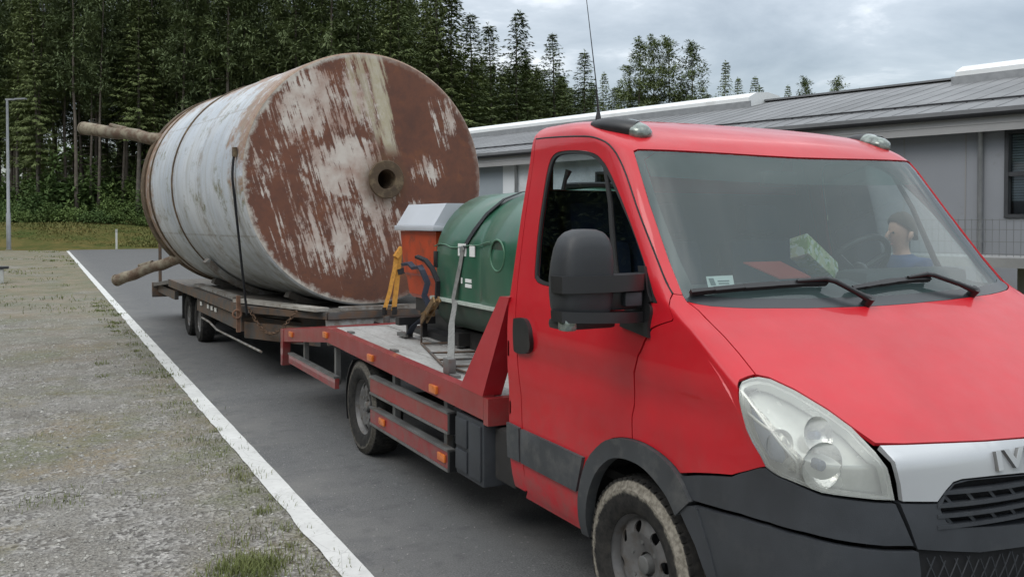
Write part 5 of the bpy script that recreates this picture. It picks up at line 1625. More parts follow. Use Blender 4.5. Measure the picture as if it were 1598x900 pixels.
# side guards
for sg in (1, -1):
    X = (lambda x: x) if sg > 0 else (lambda x: 2 * CXT + .0 - x)
    for y0, y1, za, zb in ((4.85, 6.27, .515, .615), (4.85, 6.27, .295, .395)):
        mb = MB(); a, b = sorted((X(2.095), X(2.13)))
        mb.box(a, b, y0, y1, za, zb)
        g = mb.build('side_guard', M['bedred'], TRK, sharp=30)
        mb = MB()
        a2, b2 = sorted((X(2.087), X(2.138)))
        mb.box(a2, b2, y0, y1, zb + .002, zb + .016); mb.box(a2, b2, y0, y1, za - .016, za - .002)
        mb.build('guard_edge', M['steel'], g, sharp=30)
        mb = MB(); mb.box(a2, b2, y0 - .03, y0 - .002, za - .01, zb + .01); mb.build('guard_cap', M['black'], g, sharp=30)
        if za < .4:
            mb = MB(); a3, b3 = sorted((X(2.080), X(2.094)))
            for y in (4.94, 6.0): mb.box(a3, b3, y - .055, y + .055, .325, .372, bev=.006)
            mb.build('marker_lamp', M['orange'], g, sharp=40)
    mb = MB()
    for y in (5.0, 5.9):
        a, b = sorted((X(2.14), X(2.18))); mb.box(a, b, y - .025, y + .025, .30, .72)
    mb.build('guard_post', M['steel'], TRK, sharp=30)
    mb = MB(); a, b = sorted((X(2.095), X(2.13))); mb.box(a, b, 7.16, 8.70, .385, .468)
    g = mb.build('rear_side_guard', M['bedred'], TRK, sharp=30)
    mb = MB(); a2, b2 = sorted((X(2.087), X(2.138))); mb.box(a2, b2, 7.16, 8.70, .470, .484)
    mb.build('guard_edge', M['steel'], g, sharp=30)
    mb = MB(); a, b = sorted((X(2.14), X(2.18)))
    for y in (7.30, 8.3): mb.box(a, b, y - .025, y + .025, .40, .70)
    mb.build('guard_post', M['steel'], TRK, sharp=30)
    # mudguard over the rear wheel
    mb = MB(); a, b = sorted((X(2.12), X(2.36))); n = 14; rr = .42
    ring = [(6.54 + rr * math.cos(R(-25 + 230 * i / n)), .352 + rr * .92 * math.sin(R(-25 + 230 * i / n))) for i in range(n + 1)]
    ri = [(6.54 + (rr - .012) * math.cos(R(-25 + 230 * i / n)), .352 + (rr - .012) * .92 * math.sin(R(-25 + 230 * i / n))) for i in range(n + 1)]
    mb.prism(ring[:6] + ri[:6][::-1], 'x', a, b)
    mb.build('mudguard', M['black'], TRK, sharp=50)
    # tool box behind the cab
    mb = MB(); a, b = sorted((X(2.105), X(2.55))); mb.box(a, b, 4.40, 4.77, .30, .655, bev=.015)
    tb = mb.build('tool_box', M['plastic'], TRK, sharp=40)
    mb = MB(); a, b = sorted((X(2.092), X(2.106)))
    mb.box(a, b, 4.42, 4.57, .33, .63, bev=.006); mb.box(a, b, 4.60, 4.75, .47, .63, bev=.006); mb.box(a, b, 4.60, 4.75, .33, .45, bev=.006)
    mb.build('tool_box_panel', M['plastic'], tb, sharp=40)
    mb = MB(); a, b = sorted((X(2.15), X(2.5))); mb.box(a, b, 4.12, 4.36, .36, .64, bev=.02); mb.build('battery_box', M['underbody'], TRK, sharp=40)
mb = MB(); mb.tube([(3.13, 8.6, .52), (3.13, 9.02, .50)], .05, 10); mb.box(2.95, 3.31, 8.70, 8.80, .42, .56); mb.build('tow_hitch', M['underbody'], TRK, sharp=40)
# ratchet rail lashing points on the deck
mb = MB()
for y in (4.95, 6.0, 7.0): mb.box(2.16, 2.20, y - .04, y + .04, dz(y) + .002, dz(y) + .02)
mb.build('lashing_ring', M['steel'], TRK, sharp=30)
# ------------------------------------------------------------------ trailer behind the truck
M['trailersteel'] = mat('trailer_steel', (0.085, 0.083, 0.08), 0.6, 0.3, 0.35, 4, dirt=(0.15, 0.09, 0.055), dirt_amt=.7)
M['oldwood'] = mat('trailer_boards', (0.115, 0.105, 0.092), 0.85, 0, 0.3, 5, dirt=(0.10, 0.08, 0.06), dirt_amt=.3, bmp=.4, bscale=40)
M['galvplate'] = mat('galvanised_plate', (0.27, 0.27, 0.255), 0.65, 0.2, 0.25, 5, dirt=(0.14, 0.11, 0.085), dirt_amt=.7)
TY = R(1.4)
TL = empty('flatbed_trailer', (3.18, 9.3, 0), 'low twin-axle flatbed trailer with dark frame under the rusty tank', 'trailer', rz=TY)
def lbuild(mb, name, m, par, sharp=30): return mb.build(name, m, par, sharp=sharp, org=(0, 0, 0))
DT = .795
mb = MB()
for i in range(9):
    x0 = -1.165 + i * .259; x1 = x0 + .252
    def y_front(x): return max(-.10, 1.1 - (1.17 - abs(x)) * 2.1)
    vs = [(x0, y_front(x0), DT), (x1, y_front(x1), DT), (x1, 6.3, DT), (x0, 6.3, DT)]
    vs += [(x, y, z - .035) for x, y, z in vs]
    mb.add(vs, [(0, 1, 2, 3), (7, 6, 5, 4), (0, 4, 5, 1), (2, 6, 7, 3), (0, 3, 7, 4), (1, 5, 6, 2)])
lbuild(mb, 'deck', M['oldwood'], TL)
mb = MB()
for sg in (-1, 1):
    mb.bar((sg * 1.19, 1.08, DT - .045), (sg * 1.19, 6.3, DT - .045), .045, .115)
    mb.bar((sg * 1.19, 1.10, DT - .03), (sg * .57, -.14, DT - .03), .05, .07)
    mb.bar((sg * .45, -.1, .58), (sg * .45, 6.2, .58), .08, .20)
mb.bar((-.58, -.14, DT - .03), (.58, -.14, DT - .03), .05, .07)
for y in (1.2, 2.2, 3.2, 4.2, 5.2, 6.1): mb.bar((-1.16, y, .70), (1.16, y, .70), .06, .09)
lbuild(mb, 'frame', M['trailersteel'], TL)
mb = MB()
for sg in (-1, 1): mb.bar((sg * .95, 2.6, .50), (0.0, -.25, .50), .07, .14)
mb.box(-.10, .10, -.42, -.05, .44, .56); mb.tube([(0, -.3, .12), (0, -.3, .75)], .035, 10); mb.lathe([(.001, .05), (.09, .05), (.09, .12), (.001, .12)], 16, 'z', (0, -.3, 0))
lbuild(mb, 'drawbar', M['trailersteel'], TL)
# pale apron plate at the nose
mb = MB(); mb.add([(-.60, -.14, DT - .07), (.95, -.14, DT - .07), (.95, -.20, .47), (-.60, -.20, .47), (-.60, -.12, DT - .07), (.95, -.12, DT - .07), (.95, -.18, .47), (-.60, -.18, .47)],
                  [(0, 1, 2, 3), (7, 6, 5, 4), (0, 4, 5, 1), (2, 6, 7, 3), (0, 3, 7, 4), (1, 5, 6, 2)])
ap = lbuild(mb, 'nose_plate', M['galvplate'], TL)
mb = MB(); mb.prism([(-.10, DT - .10), (.16, DT - .19), (.10, DT - .22), (-.14, DT - .21)], 'y', -.215, -.202); lbuild(mb, 'nose_slot', M['dark'], ap)
mb = MB(); mb.prism([(-1.15, 1.1), (-.62, -.02), (-.62, .10), (-1.10, 1.2)], 'z', .44, .62); lbuild(mb, 'side_apron', M['trailersteel'], TL)
# side members, stowed tube, stake with shackle
for a in (-1.16, 1.12):
    mb = MB(); mb.box(a, a + .04, 1.2, 4.0, .50, .66); lbuild(mb, 'side_panel', M['trailersteel'], TL)
mb = MB(); mb.tube([(-1.14, 3.75, .42), (-1.14, 3.2, .41), (-1.14, 2.7, .36), (-1.13, .4, .37)], .013, 8); lbuild(mb, 'stowed_tube', M['galvplate'], TL)
for sg in (-1, 1):
    for y in (1.0,):
        mb = MB(); mb.box(sg * 1.235 - .02, sg * 1.235 + .02, y - .022, y + .022, .52, .92)
        mb.lathe([(.045 + .012 * math.cos(a), .012 * math.sin(a)) for a in [2 * PI * i / 8 for i in range(8)]], 16, 'y', (sg * 1.255, y - .03, .72), closed=True)
        lbuild(mb, 'stake', mat('rusty_steel', (.20, .11, .07), .8, .2, .4, 14) if 'rs' not in M else M['rs'], TL)
for sg in (-1, 1):
    mb = MB()
    for y in (2.6, 2.85, 3.1, 3.6): mb.box(sg * 1.175 - .006, sg * 1.175 + .006, y - .05, y + .05, .60, .65)
    lbuild(mb, 'reflector', M['whitepost'], TL)
mb = MB(); mb.tube([(-1.12, 7.9, .60), (-1.12, 7.9, 1.42)], .028, 8); lbuild(mb, 'rear_stake', M['trailersteel'], TL, 60)
# beaver tail and light board
mb = MB()
mb.add([(-1.17, 6.31, DT), (1.17, 6.31, DT), (1.17, 8.4, .62), (-1.17, 8.4, .62)] + [(-1.17, 6.31, DT - .06), (1.17, 6.31, DT - .06), (1.17, 8.4, .56), (-1.17, 8.4, .56)], [(0, 1, 2, 3), (7, 6, 5, 4), (0, 4, 5, 1), (2, 6, 7, 3), (0, 3, 7, 4), (1, 5, 6, 2)])
lbuild(mb, 'tail_ramp', M['oldwood'], TL)
mb = MB(); mb.box(-1.19, 1.19, 8.40, 8.47, .36, .63, bev=.01); mb.box(-1.10, -1.04, 6.4, 8.4, .46, .60); mb.box(1.04, 1.10, 6.4, 8.4, .46, .60); lbuild(mb, 'rear_beam', M['trailersteel'], TL)
for y in (4.42, 5.30):
    for sg in (-1, 1):
        w = add_wheel(TL, 0, 0, 0, 't', .325, .19, .19, M['tyre'], sg > 0)
        w.location = (sg * .98, y, .325)
    mb = MB(); mb.tube([(-.95, y, .325), (.95, y, .325)], .045, 8); lbuild(mb, 'axle', M['underbody'], TL, 60)
for sg in (-1, 1):
    mb = MB(); mb.box(sg * .98 - .11, sg * .98 + .11, 5.72, 5.74, .22, .70); lbuild(mb, 'mud_flap', M['rubber'], TL)
    mb = MB(); mb.box(sg * .80 - .03, sg * .80 + .03, 4.1, 5.65, .46, .60); lbuild(mb, 'spring_hanger', M['underbody'], TL)

M['paleboard'] = mat('pale_board', (0.33, 0.315, 0.28), 0.8, 0, 0.25, 6, dirt=(.15, .12, .09), dirt_amt=.4, bmp=.3, bscale=40)
for (a, b, w, lab) in (((2.02, 10.75, .83), (2.56, 9.18, .83), .16, 'pale loose board along the front left edge of the trailer deck'),
                       ((1.99, 13.6, .83), (2.06, 11.0, .83), .12, 'weathered narrow plank along the left edge of the trailer deck'),
                       ((2.75, 9.22, .83), (3.5, 9.20, .83), .10, 'short board across the trailer nose under the rusty end plate')):
    mb = MB(); mb.bar(a, b, w, .035)
    tag(mb.build('loose_plank', M['paleboard'] if w > .13 else M['galvplate'], None, sharp=30), lab, 'plank')
M['chain'] = mat('rusty_chain', (.16, .10, .065), .8, .4, .4, 20)
ch = MB()
for i in range(26):
    t = i / 25; p = Vector((2.02 + .33 * t, 10.2 - .75 * t, .79 - .30 * math.sin(PI * t) * (1 - .3 * t)))
    d = Vector((.33, -.75, -.9 * math.cos(PI * t) * .3)).normalized()
    q = d.to_track_quat('X', 'Z').to_matrix().to_4x4() @ Matrix.Rotation(PI / 2 * (i % 2), 4, 'X'); q.translation = p
    ch.lathe([(.020 + .006 * math.cos(a), .006 * math.sin(a)) for a in [2 * PI * k / 6 for k in range(6)]], 10, 'z', mtx=q @ Matrix.Diagonal((1.35, .8, 1, 1)), closed=True)
tag(ch.build('chain', M['chain'], None, sharp=60), 'rusty chain sagging at the front left corner of the trailer', 'chain')

# ------------------------------------------------------------------ the old tank
RX, RZ, ZC, TLEN = 1.445, 1.39, 2.20, 4.42
TYAW = R(7)
def disc_material():
    m, n, l, b = new_mat('rusty_end_plate')
    v = coords(n)
    sx = nd(n, 'SeparateXYZ'); l.new(v, sx.inputs[0])
    u = mth(n, l, 'DIVIDE', sx.outputs[0], RX); w = mth(n, l, 'DIVIDE', mth(n, l, 'SUBTRACT', sx.outputs[2], ZC), RZ)
    # rust itself
    r1 = noise(n, l, v, 1.6, 6, .65); r2 = noise(n, l, v, 9, 6, .7)
    rust = mixc(n, l, rng(n, l, r1, .35, .65), (0.135, 0.066, 0.048), (0.205, 0.088, 0.056))
    rust = mixc(n, l, rng(n, l, r2, .45, .75, 0, .7), rust, (0.10, 0.056, 0.048))
    org = noise(n, l, v, 2.3, 6, .7)
    rust = mixc(n, l, rng(n, l, org, .54, .68, 0, .6), rust, (0.26, 0.105, 0.05))
    def blob(u0, v0, a, c):
        du = mth(n, l, 'POWER', mth(n, l, 'ABSOLUTE', mth(n, l, 'DIVIDE', mth(n, l, 'SUBTRACT', u, u0), a)), 2.0)
        dv = mth(n, l, 'POWER', mth(n, l, 'ABSOLUTE', mth(n, l, 'DIVIDE', mth(n, l, 'SUBTRACT', w, v0), c)), 2.0)
        return rng(n, l, mth(n, l, 'ADD', du, dv), 1.0, 0.0)
    def mx(*a):
        r = a[0]
        for q in a[1:]: r = mth(n, l, 'MAXIMUM', r, q)
        return r
    def sc(a, k): return mth(n, l, 'MULTIPLY', a, k)
    # runs of pale residue that leaned as they dried
    st = noise(n, l, v, 1.0, 7, .68, stretch=(6.0, 1, .75), rot=(0, R(17), 0))
    st2 = noise(n, l, v, 1.0, 7, .7, stretch=(24, 1, 1.7), rot=(0, R(17), 0))
    sp = noise(n, l, v, 7, 7, .75)
    zone = mx(sc(blob(-.20, .08, .50, .40), .84), sc(blob(-.02, -.18, .40, .28), .72), sc(blob(-.45, .52, .62, .50), .66), sc(blob(.45, .08, .34, .16), .55), sc(blob(-.25, -.40, .85, .60), .58),
              sc(blob(.66, .55, .20, .42), .55), sc(blob(-.80, .05, .28, .60), .50), sc(blob(.30, -.34, .30, .28), .62), sc(blob(-.10, .62, .34, .42), .58))
    f = mth(n, l, 'ADD', mth(n, l, 'ADD', mth(n, l, 'MULTIPLY', st, .42), mth(n, l, 'MULTIPLY', st2, .48)), mth(n, l, 'MULTIPLY', sp, .30))
    f = mth(n, l, 'ADD', f, sc(zone, .30))
    wm = rng(n, l, f, .738, .782)
    pale = mixc(n, l, rng(n, l, noise(n, l, v, 3, 5, .6), .38, .62), (0.44, 0.315, 0.26), (0.70, 0.645, 0.58))
    base = mixc(n, l, sc(wm, .86), rust, pale)
    # two yellowish runs from the top edge to the flange
    def run(ua, ub, wd, lo, hi):
        cu_ = mth(n, l, 'ADD', ua, mth(n, l, 'MULTIPLY', mth(n, l, 'SUBTRACT', 1.0, w), ub))
        d = mth(n, l, 'ABSOLUTE', mth(n, l, 'SUBTRACT', u, cu_))
        d = mth(n, l, 'ADD', d, mth(n, l, 'MULTIPLY', mth(n, l, 'ADD', mth(n, l, 'SUBTRACT', st2, .5), mth(n, l, 'MULTIPLY', mth(n, l, 'SUBTRACT', sp, .5), .6)), .22))
        return mth(n, l, 'MULTIPLY', rng(n, l, d, wd, wd * .45), mth(n, l, 'MULTIPLY', rng(n, l, w, lo, lo + .12), rng(n, l, w, hi + .05, hi)))
    ye = mx(run(.02, .19, .075, .18, .98), sc(run(-.10, .22, .045, .25, .98), .8), sc(run(-.19, .15, .035, .45, .95), .7))
    base = mixc(n, l, sc(ye, .85), base, mixc(n, l, rng(n, l, sp, .4, .65), (0.50, 0.45, 0.31), (0.62, 0.58, 0.47)))
    # ochre stain round the flange
    fl = blob(.10, .0, .24, .26)
    base = mixc(n, l, mth(n, l, 'MULTIPLY', fl, rng(n, l, sp, .35, .6, .2, .8)), base, (0.16, 0.105, 0.055))
    # edge: paint clinging to the rim
    rr = mth(n, l, 'SQRT', mth(n, l, 'ADD', mth(n, l, 'MULTIPLY', u, u), mth(n, l, 'MULTIPLY', w, w)))
    ed = mth(n, l, 'MULTIPLY', rng(n, l, mth(n, l, 'ADD', rr, mth(n, l, 'MULTIPLY', mth(n, l, 'SUBTRACT', sp, .5), .16)), .95, .985), mth(n, l, 'MAXIMUM', rng(n, l, u, .3, -.3, .25, .9), .25))
    base = mixc(n, l, ed, base, (0.56, 0.52, 0.46))
    l.new(base, b.inputs['Base Color']); b.inputs['Roughness'].default_value = .85; b.inputs['Specular IOR Level'].default_value = .25
    bump(n, l, b, mth(n, l, 'ADD', mth(n, l, 'MULTIPLY', r2, .5), wm), .25, .01)
    M['disc'] = m
def tank_side_material():
    m, n, l, b = new_mat('old_white_tank_paint')
    v = coords(n)
    sx = nd(n, 'SeparateXYZ'); l.new(v, sx.inputs[0])
    y = sx.outputs[1]
    ang = nd(n, 'Math', operation='ARCTAN2'); l.new(mth(n, l, 'SUBTRACT', sx.outputs[2], ZC), ang.inputs[0]); l.new(mth(n, l, 'MULTIPLY', sx.outputs[0], -1.0), ang.inputs[1])
    cv = nd(n, 'CombineXYZ'); l.new(y, cv.inputs[0]); l.new(mth(n, l, 'MULTIPLY', ang.outputs[0], 1.4), cv.inputs[1])
    uv = cv.outputs[0]
    a = noise(n, l, uv, .8, 6, .6)
    base = mixc(n, l, rng(n, l, a, .35, .65), (0.42, 0.465, 0.52), (0.58, 0.605, 0.63))
    run = noise(n, l, uv, 1.0, 7, .7, stretch=(9, .8, 1))
    base = mixc(n, l, rng(n, l, run, .48, .66, 0, .70), base, (0.34, 0.335, 0.305))
    al = noise(n, l, uv, 1.9, 8, .75); al2 = noise(n, l, uv, 14, 5, .7)
    base = mixc(n, l, mth(n, l, 'MULTIPLY', rng(n, l, al, .54, .62), rng(n, l, al2, .40, .54, 0, .9)), base, (0.185, 0.18, 0.115))
    # rust creeping in from the front edge, the top and the rear end
    fr = rng(n, l, y, 1.25, .0); re = rng(n, l, y, 3.3, 4.3); top = rng(n, l, sx.outputs[2], ZC + .70, ZC + 1.25, 0, .75)
    up = rng(n, l, sx.outputs[2], ZC - .4, ZC + .5, .25, 1)
    k = mth(n, l, 'MAXIMUM', mth(n, l, 'MULTIPLY', mth(n, l, 'MULTIPLY', fr, .95), up), mth(n, l, 'MAXIMUM', re, top))
    ru = mth(n, l, 'ADD', mth(n, l, 'MULTIPLY', noise(n, l, uv, 4.0, 8, .75), .75), mth(n, l, 'MULTIPLY', k, .30))
    base = mixc(n, l, rng(n, l, ru, .50, .60, 0, .9), base, mixc(n, l, rng(n, l, al2, .35, .65), (0.22, 0.10, 0.055), (0.33, 0.235, 0.15)))
    # stains either side of the welded seams
    for ys in (.30, 1.55, 2.72, 3.90):
        d = mth(n, l, 'ABSOLUTE', mth(n, l, 'SUBTRACT', y, ys))
        sm = mth(n, l, 'MULTIPLY', rng(n, l, d, .16, .01), rng(n, l, noise(n, l, uv, 6, 6, .7), .42, .62, 0, .75))
        base = mixc(n, l, sm, base, (0.24, 0.20, 0.15))
    for av in (.55, -.45):
        d = mth(n, l, 'ABSOLUTE', mth(n, l, 'SUBTRACT', ang.outputs[0], av))
        base = mixc(n, l, mth(n, l, 'MULTIPLY', rng(n, l, d, .012, .004), rng(n, l, al2, .4, .6, .1, .6)), base, (0.2, 0.17, 0.13))
    lowd = mth(n, l, 'MULTIPLY', rng(n, l, sx.outputs[2], ZC - .55, ZC - 1.3), rng(n, l, noise(n, l, uv, 3.0, 7, .72), .38, .60, .1, .8))
    base = mixc(n, l, lowd, base, (0.20, 0.195, 0.165))
    sc_ = noise(n, l, uv, 55, 3, .6)
    base = mixc(n, l, rng(n, l, sc_, .63, .69, 0, .7), base, (0.15, 0.12, 0.09))
    l.new(base, b.inputs['Base Color']); b.inputs['Roughness'].default_value = .55
    b.inputs['Specular IOR Level'].default_value = .4
    bump(n, l, b, mth(n, l, 'ADD', a, mth(n, l, 'MULTIPLY', al2, .15)), .25, .02)
    M['tankside'] = m
disc_material(); tank_side_material()
M['rustdark'] = mat('dark_rust', (0.095, 0.065, 0.04), .9, .1, .35, 5, dirt=(.20, .15, .09), dirt_amt=.4, bmp=.4, bscale=30)
M['legs'] = mat('flaking_leg', (0.235, 0.205, 0.15), .9, 0, .35, 4, dirt=(0.10, 0.055, 0.035), dirt_amt=.65, bmp=.6, bscale=14)
TK = empty('storage_tank', (3.24, 9.66, 0), 'huge old rusty white cylindrical tank lying on the trailer, brown end plate with round hole', 'tank', rz=TYAW)
EL = Matrix.Translation((0, 0, ZC)) @ Matrix.Diagonal((RX, 1, RZ, 1))
seg = 128
mb = MB(); mb.lathe([(.985, .012), (1.0, .03), (1.0, .3), (1.0, 1.0), (1.0, 1.55), (1.0, 2.2), (1.0, 2.72), (1.0, 3.4), (1.0, 3.9), (1.0, 4.18), (.985, 4.22)], seg, 'y', mtx=EL)
# slight dents: the plate between the seams is not perfectly round
for p in mb.v:
    f = 1 + .006 * mnoise.noise(Vector((p.x * .9, p.y * 1.3, p.z * .9)))
    p.x *= f; p.z = ZC + (p.z - ZC) * f
shell = mb.build('shell', M['tankside'], TK, sharp=40, org=(0, 0, 0))
FU, FV = .145, .0                                            # flange centre
mb = MB()
NR = 26
vs = []; fs = []
for i in range(NR + 1):
    t = i / NR
    for k in range(seg):
        a = 2 * PI * k / seg
        ox, oz = RX * .987 * math.cos(a), RZ * .987 * math.sin(a)
        ix, iz = FU + .105 * math.cos(a), FV + .105 * math.sin(a)
        x, z = ix + (ox - ix) * t, iz + (oz - iz) * t
        r2 = (x / RX) ** 2 + (z / RZ) ** 2
        yy = -.035 * (1 - r2) + .008 * mnoise.noise(Vector((x * 1.2, 3, z * 1.2)))
        vs.append((x, yy + .012, ZC + z))
for i in range(NR):
    for k in range(seg): fs.append((i * seg + k, i * seg + (k + 1) % seg, (i + 1) * seg + (k + 1) % seg, (i + 1) * seg + k))
mb.add(vs, fs)
ep = mb.build('end_plate', M['disc'], TK, sharp=40, org=(0, 0, 0))
mb = MB(); c = (FU, 0, ZC + FV)
mb.lathe([(.108, .45), (.108, -.10), (.112, -.112), (.205, -.112), (.212, -.105), (.212, -.085), (.205, -.078), (.135, -.076), (.132, .03)], 48, 'y', c)
fl = mb.build('flange', M['rustdark'], ep, sharp=40, org=(0, 0, 0))
mb = MB(); mb.lathe([(.001, .42), (.107, .42)], 32, 'y', c); mb.build('flange_inside', M['dark'], fl, sharp=None, org=(0, 0, 0))
for ys, r0 in ((1.55, .006), (2.72, .011), (3.90, .011)):
    mb = MB(); mb.lathe([(1.0 + r0 * math.cos(a) * 1.0, ys + .022 * math.sin(a)) for a in [2 * PI * i / 8 for i in range(8)]], seg, 'y', mtx=EL, closed=True)
    mb.build('seam_ring', M['rustdark'] if ys > 2 else M['tankside'], TK, sharp=60, org=(0, 0, 0))
mb = MB(); mb.lathe([(.992, 4.20), (1.012, 4.205), (1.012, 4.40), (.985, 4.42), (.93, 4.40), (.6, 4.62), (.25, 4.72), (.001, 4.74)], seg, 'y', mtx=EL)
mb.build('rear_end', M['rustdark'], TK, sharp=40, org=(0, 0, 0))
# four stubby support legs splayed out from the rear end
for a, lng, r in ((148, 1.35, .090), (228, 1.15, .080), (32, 1.35, .105), (325, 1.15, .10)):
    ca, sa = math.cos(R(a)), math.sin(R(a))
    p0 = Vector((RX * .90 * ca, 4.05, ZC + RZ * .90 * sa))
    tip = {148: Vector((-1.98, 5.75, 3.13)), 228: Vector((-1.62, 5.30, .86)), 32: Vector((1.9, 5.8, 3.2)), 325: Vector((1.75, 5.5, .9))}[a]
    d = (tip - p0).normalized()
    mb = MB(); L = (tip - p0).length
    pts = [p0 + d * L * i / 8 + Vector((RND.gauss(0, .006), RND.gauss(0, .006), RND.gauss(0, .006))) for i in range(9)]
    mb.tube(pts, [r * 1.0, r, r * .96, r, r * .95, r * .98, r * 1.0, r * 1.04, r * 1.08], 14)
    lg = mb.build('leg', M['legs'], TK, sharp=50, org=(0, 0, 0))
    mb = MB(); q = d.to_track_quat('Z', 'Y').to_matrix().to_4x4(); q.translation = tip
    mb.lathe([(.001, -.02), (r * 1.12, -.02), (r * 1.12, .0), (.001, .0)], 16, 'z', mtx=q)
    mb.build('foot_plate', M['legs'], lg, sharp=40, org=(0, 0, 0))
    mb = MB(); mb.tube([p0 + d * L * .5 + Vector((0, 0, r * .7)), p0 + d * L * .68 + Vector((0, 0, r * 1.15))], .05, 8, r2=.03); mb.build('bracket_stub', M['legs'], lg, sharp=40, org=(0, 0, 0))
mb = MB()
mb.box(-1.475, -1.43, .14, .19, ZC + .20, ZC + .30, bev=.006); mb.build('lifting_lug', M['rustdark'], TK, sharp=40, org=(0, 0, 0))
# saddles on the trailer that carry it
def saddle(ys, m, a0, a1, w=.14, rr=1.015):
    vs = []; n = 22
    for i in range(n + 1):
        a = R(a0 + (a1 - a0) * i / n)
        for f, yy in ((rr, ys - w / 2), (rr, ys + w / 2), (rr + .05, ys + w / 2), (rr + .05, ys - w / 2)):
            vs.append((RX * f * math.cos(a), yy, ZC + RZ * f * math.sin(a)))
    fs = [(0, 1, 2, 3), [4 * n + k for k in (3, 2, 1, 0)]]
    for i in range(n):
        for k in range(4):
            p, q = 4 * i + k, 4 * i + (k + 1) % 4; fs.append((p, 4 * (i + 1) + k, 4 * (i + 1) + (k + 1) % 4, q))
    return MB().add(vs, fs)
for ys, a0, a1, m in ((2.35, 221, 319, 'galvplate'), (.75, 243, 297, 'oldwood'), (3.6, 243, 297, 'oldwood')):
    cr = empty('tank_cradle', (3.24 - math.sin(TYAW) * ys, 9.66 + math.cos(TYAW) * ys, .80), {2.35: 'pale bent metal cradle strip under the middle of the tank', .75: 'weathered timber cradle under the front of the tank', 3.6: 'weathered timber cradle under the rear of the tank'}[ys], 'cradle', rz=TYAW)
    s = saddle(ys, None, a0, a1); s.build('saddle', M[m], cr, sharp=40, org=(0, ys, .80))
    for x in (-.55, .55):
        mb = MB()
        zt = ZC - RZ * 1.03 * math.sqrt(max(0, 1 - (x / (RX * 1.03)) ** 2)) - .02
        mb.box(x - .05, x + .05, ys - .06, ys + .06, .80, max(.82, zt))
        mb.build('wedge', M['oldwood'], cr, sharp=30, org=(0, ys, .80))

# ------------------------------------------------------------------ load on the truck deck
M['green'] = mat('green_plastic', (0.026, 0.100, 0.060), 0.36, 0, 0.16, 3.5, coat=0.25, dirt=(0.07, 0.10, 0.075), dirt_amt=.3)
M['palegreen'] = mat('worn_green_edge', (0.42, 0.47, 0.42), .6, 0, .2, 20)
M['darkgreen'] = mat('dull_green_plastic', (0.030, 0.062, 0.042), 0.55, 0, 0.2, 4, dirt=(0.06, 0.065, 0.05), dirt_amt=.4)
GX, GY0, GY1 = 3.13, 4.74, 6.26
GC = empty('green_container', (GX, (GY0 + GY1) / 2, dz(5.5)), 'dark green rounded plastic container with round recess and pale seam strapped behind the cab', 'container')
hw = .55
prof = [(-hw, 1.19), (-hw - .004, 1.35), (-hw, 1.545), (-hw + .035, 1.66), (-hw + .11, 1.78), (-hw + .22, 1.875), (-hw + .34, 1.925), (-.08, 1.945), (.08, 1.945), (hw - .34, 1.925), (hw - .22, 1.875), (hw - .11, 1.78), (hw - .035, 1.66), (hw, 1.545), (hw + .004, 1.35), (hw, 1.19)]
prof = smooth_poly(prof, False, 3)
def extr(prof, ys, grow):
    vs = []; n = len(prof)
    cz = 1.45
    for (y, g) in zip(ys, grow):
        for x, z in prof: vs.append((GX + x * g, y, cz + (z - cz) * g if z > 1.2 else z))
    fs = []
    for i in range(len(ys) - 1):
        for k in range(n - 1): fs.append((i * n + k, i * n + k + 1, (i + 1) * n + k + 1, (i + 1) * n + k))
    fs.append(list(range(n))); fs.append([(len(ys) - 1) * n + k for k in range(n)][::-1])
    return vs, fs
L = GY1 - GY0
ys = [GY0, GY0 + .02, GY0 + .07, GY0 + L * .44, GY0 + L * .455, GY0 + L * .51, GY0 + L * .525, GY1 - .09, GY1 - .03, GY1]
gw = [.90, .955, 1.0, 1.0, .982, .982, 1.0, 1.0, .965, .90]
mb = MB(); mb.add(*extr(prof, ys, gw)); gb = mb.build('upper_shell', M['green'], GC, sharp=38)
mb = MB(); mb.prism([(GX - hw - .022, 1.165), (GX + hw + .022, 1.165), (GX + hw + .022, 1.188), (GX - hw - .022, 1.188)], 'y', GY0 - .01, GY1 + .012)
mb.build('seam_flange', M['palegreen'], GC, sharp=30)
lp_ = [(-hw + .0, 1.163), (-hw + .02, 1.06), (-hw + .09, .985), (-hw + .22, .955), (hw - .22, .955), (hw - .09, .985), (hw - .02, 1.06), (hw, 1.163)]
mb = MB(); mb.prism([(GX + x, z) for x, z in lp_], 'y', GY0 + .03, GY1 - .05); mb.build('lower_shell', M['darkgreen'], GC, sharp=50)
mb = MB()
for x in (-.36, .36): mb.box(GX + x - .05, GX + x + .05, GY0 + .05, GY1 - .1, dz(5.5) + .004, .953)
mb.box(GX - .5, GX + .5, GY0 + .2, GY0 + .3, dz(5) + .03, .94); mb.box(GX - .5, GX + .5, GY1 - .35, GY1 - .25, dz(6) + .02, .94)
mb.build('skid', M['underbody'], GC, sharp=30)
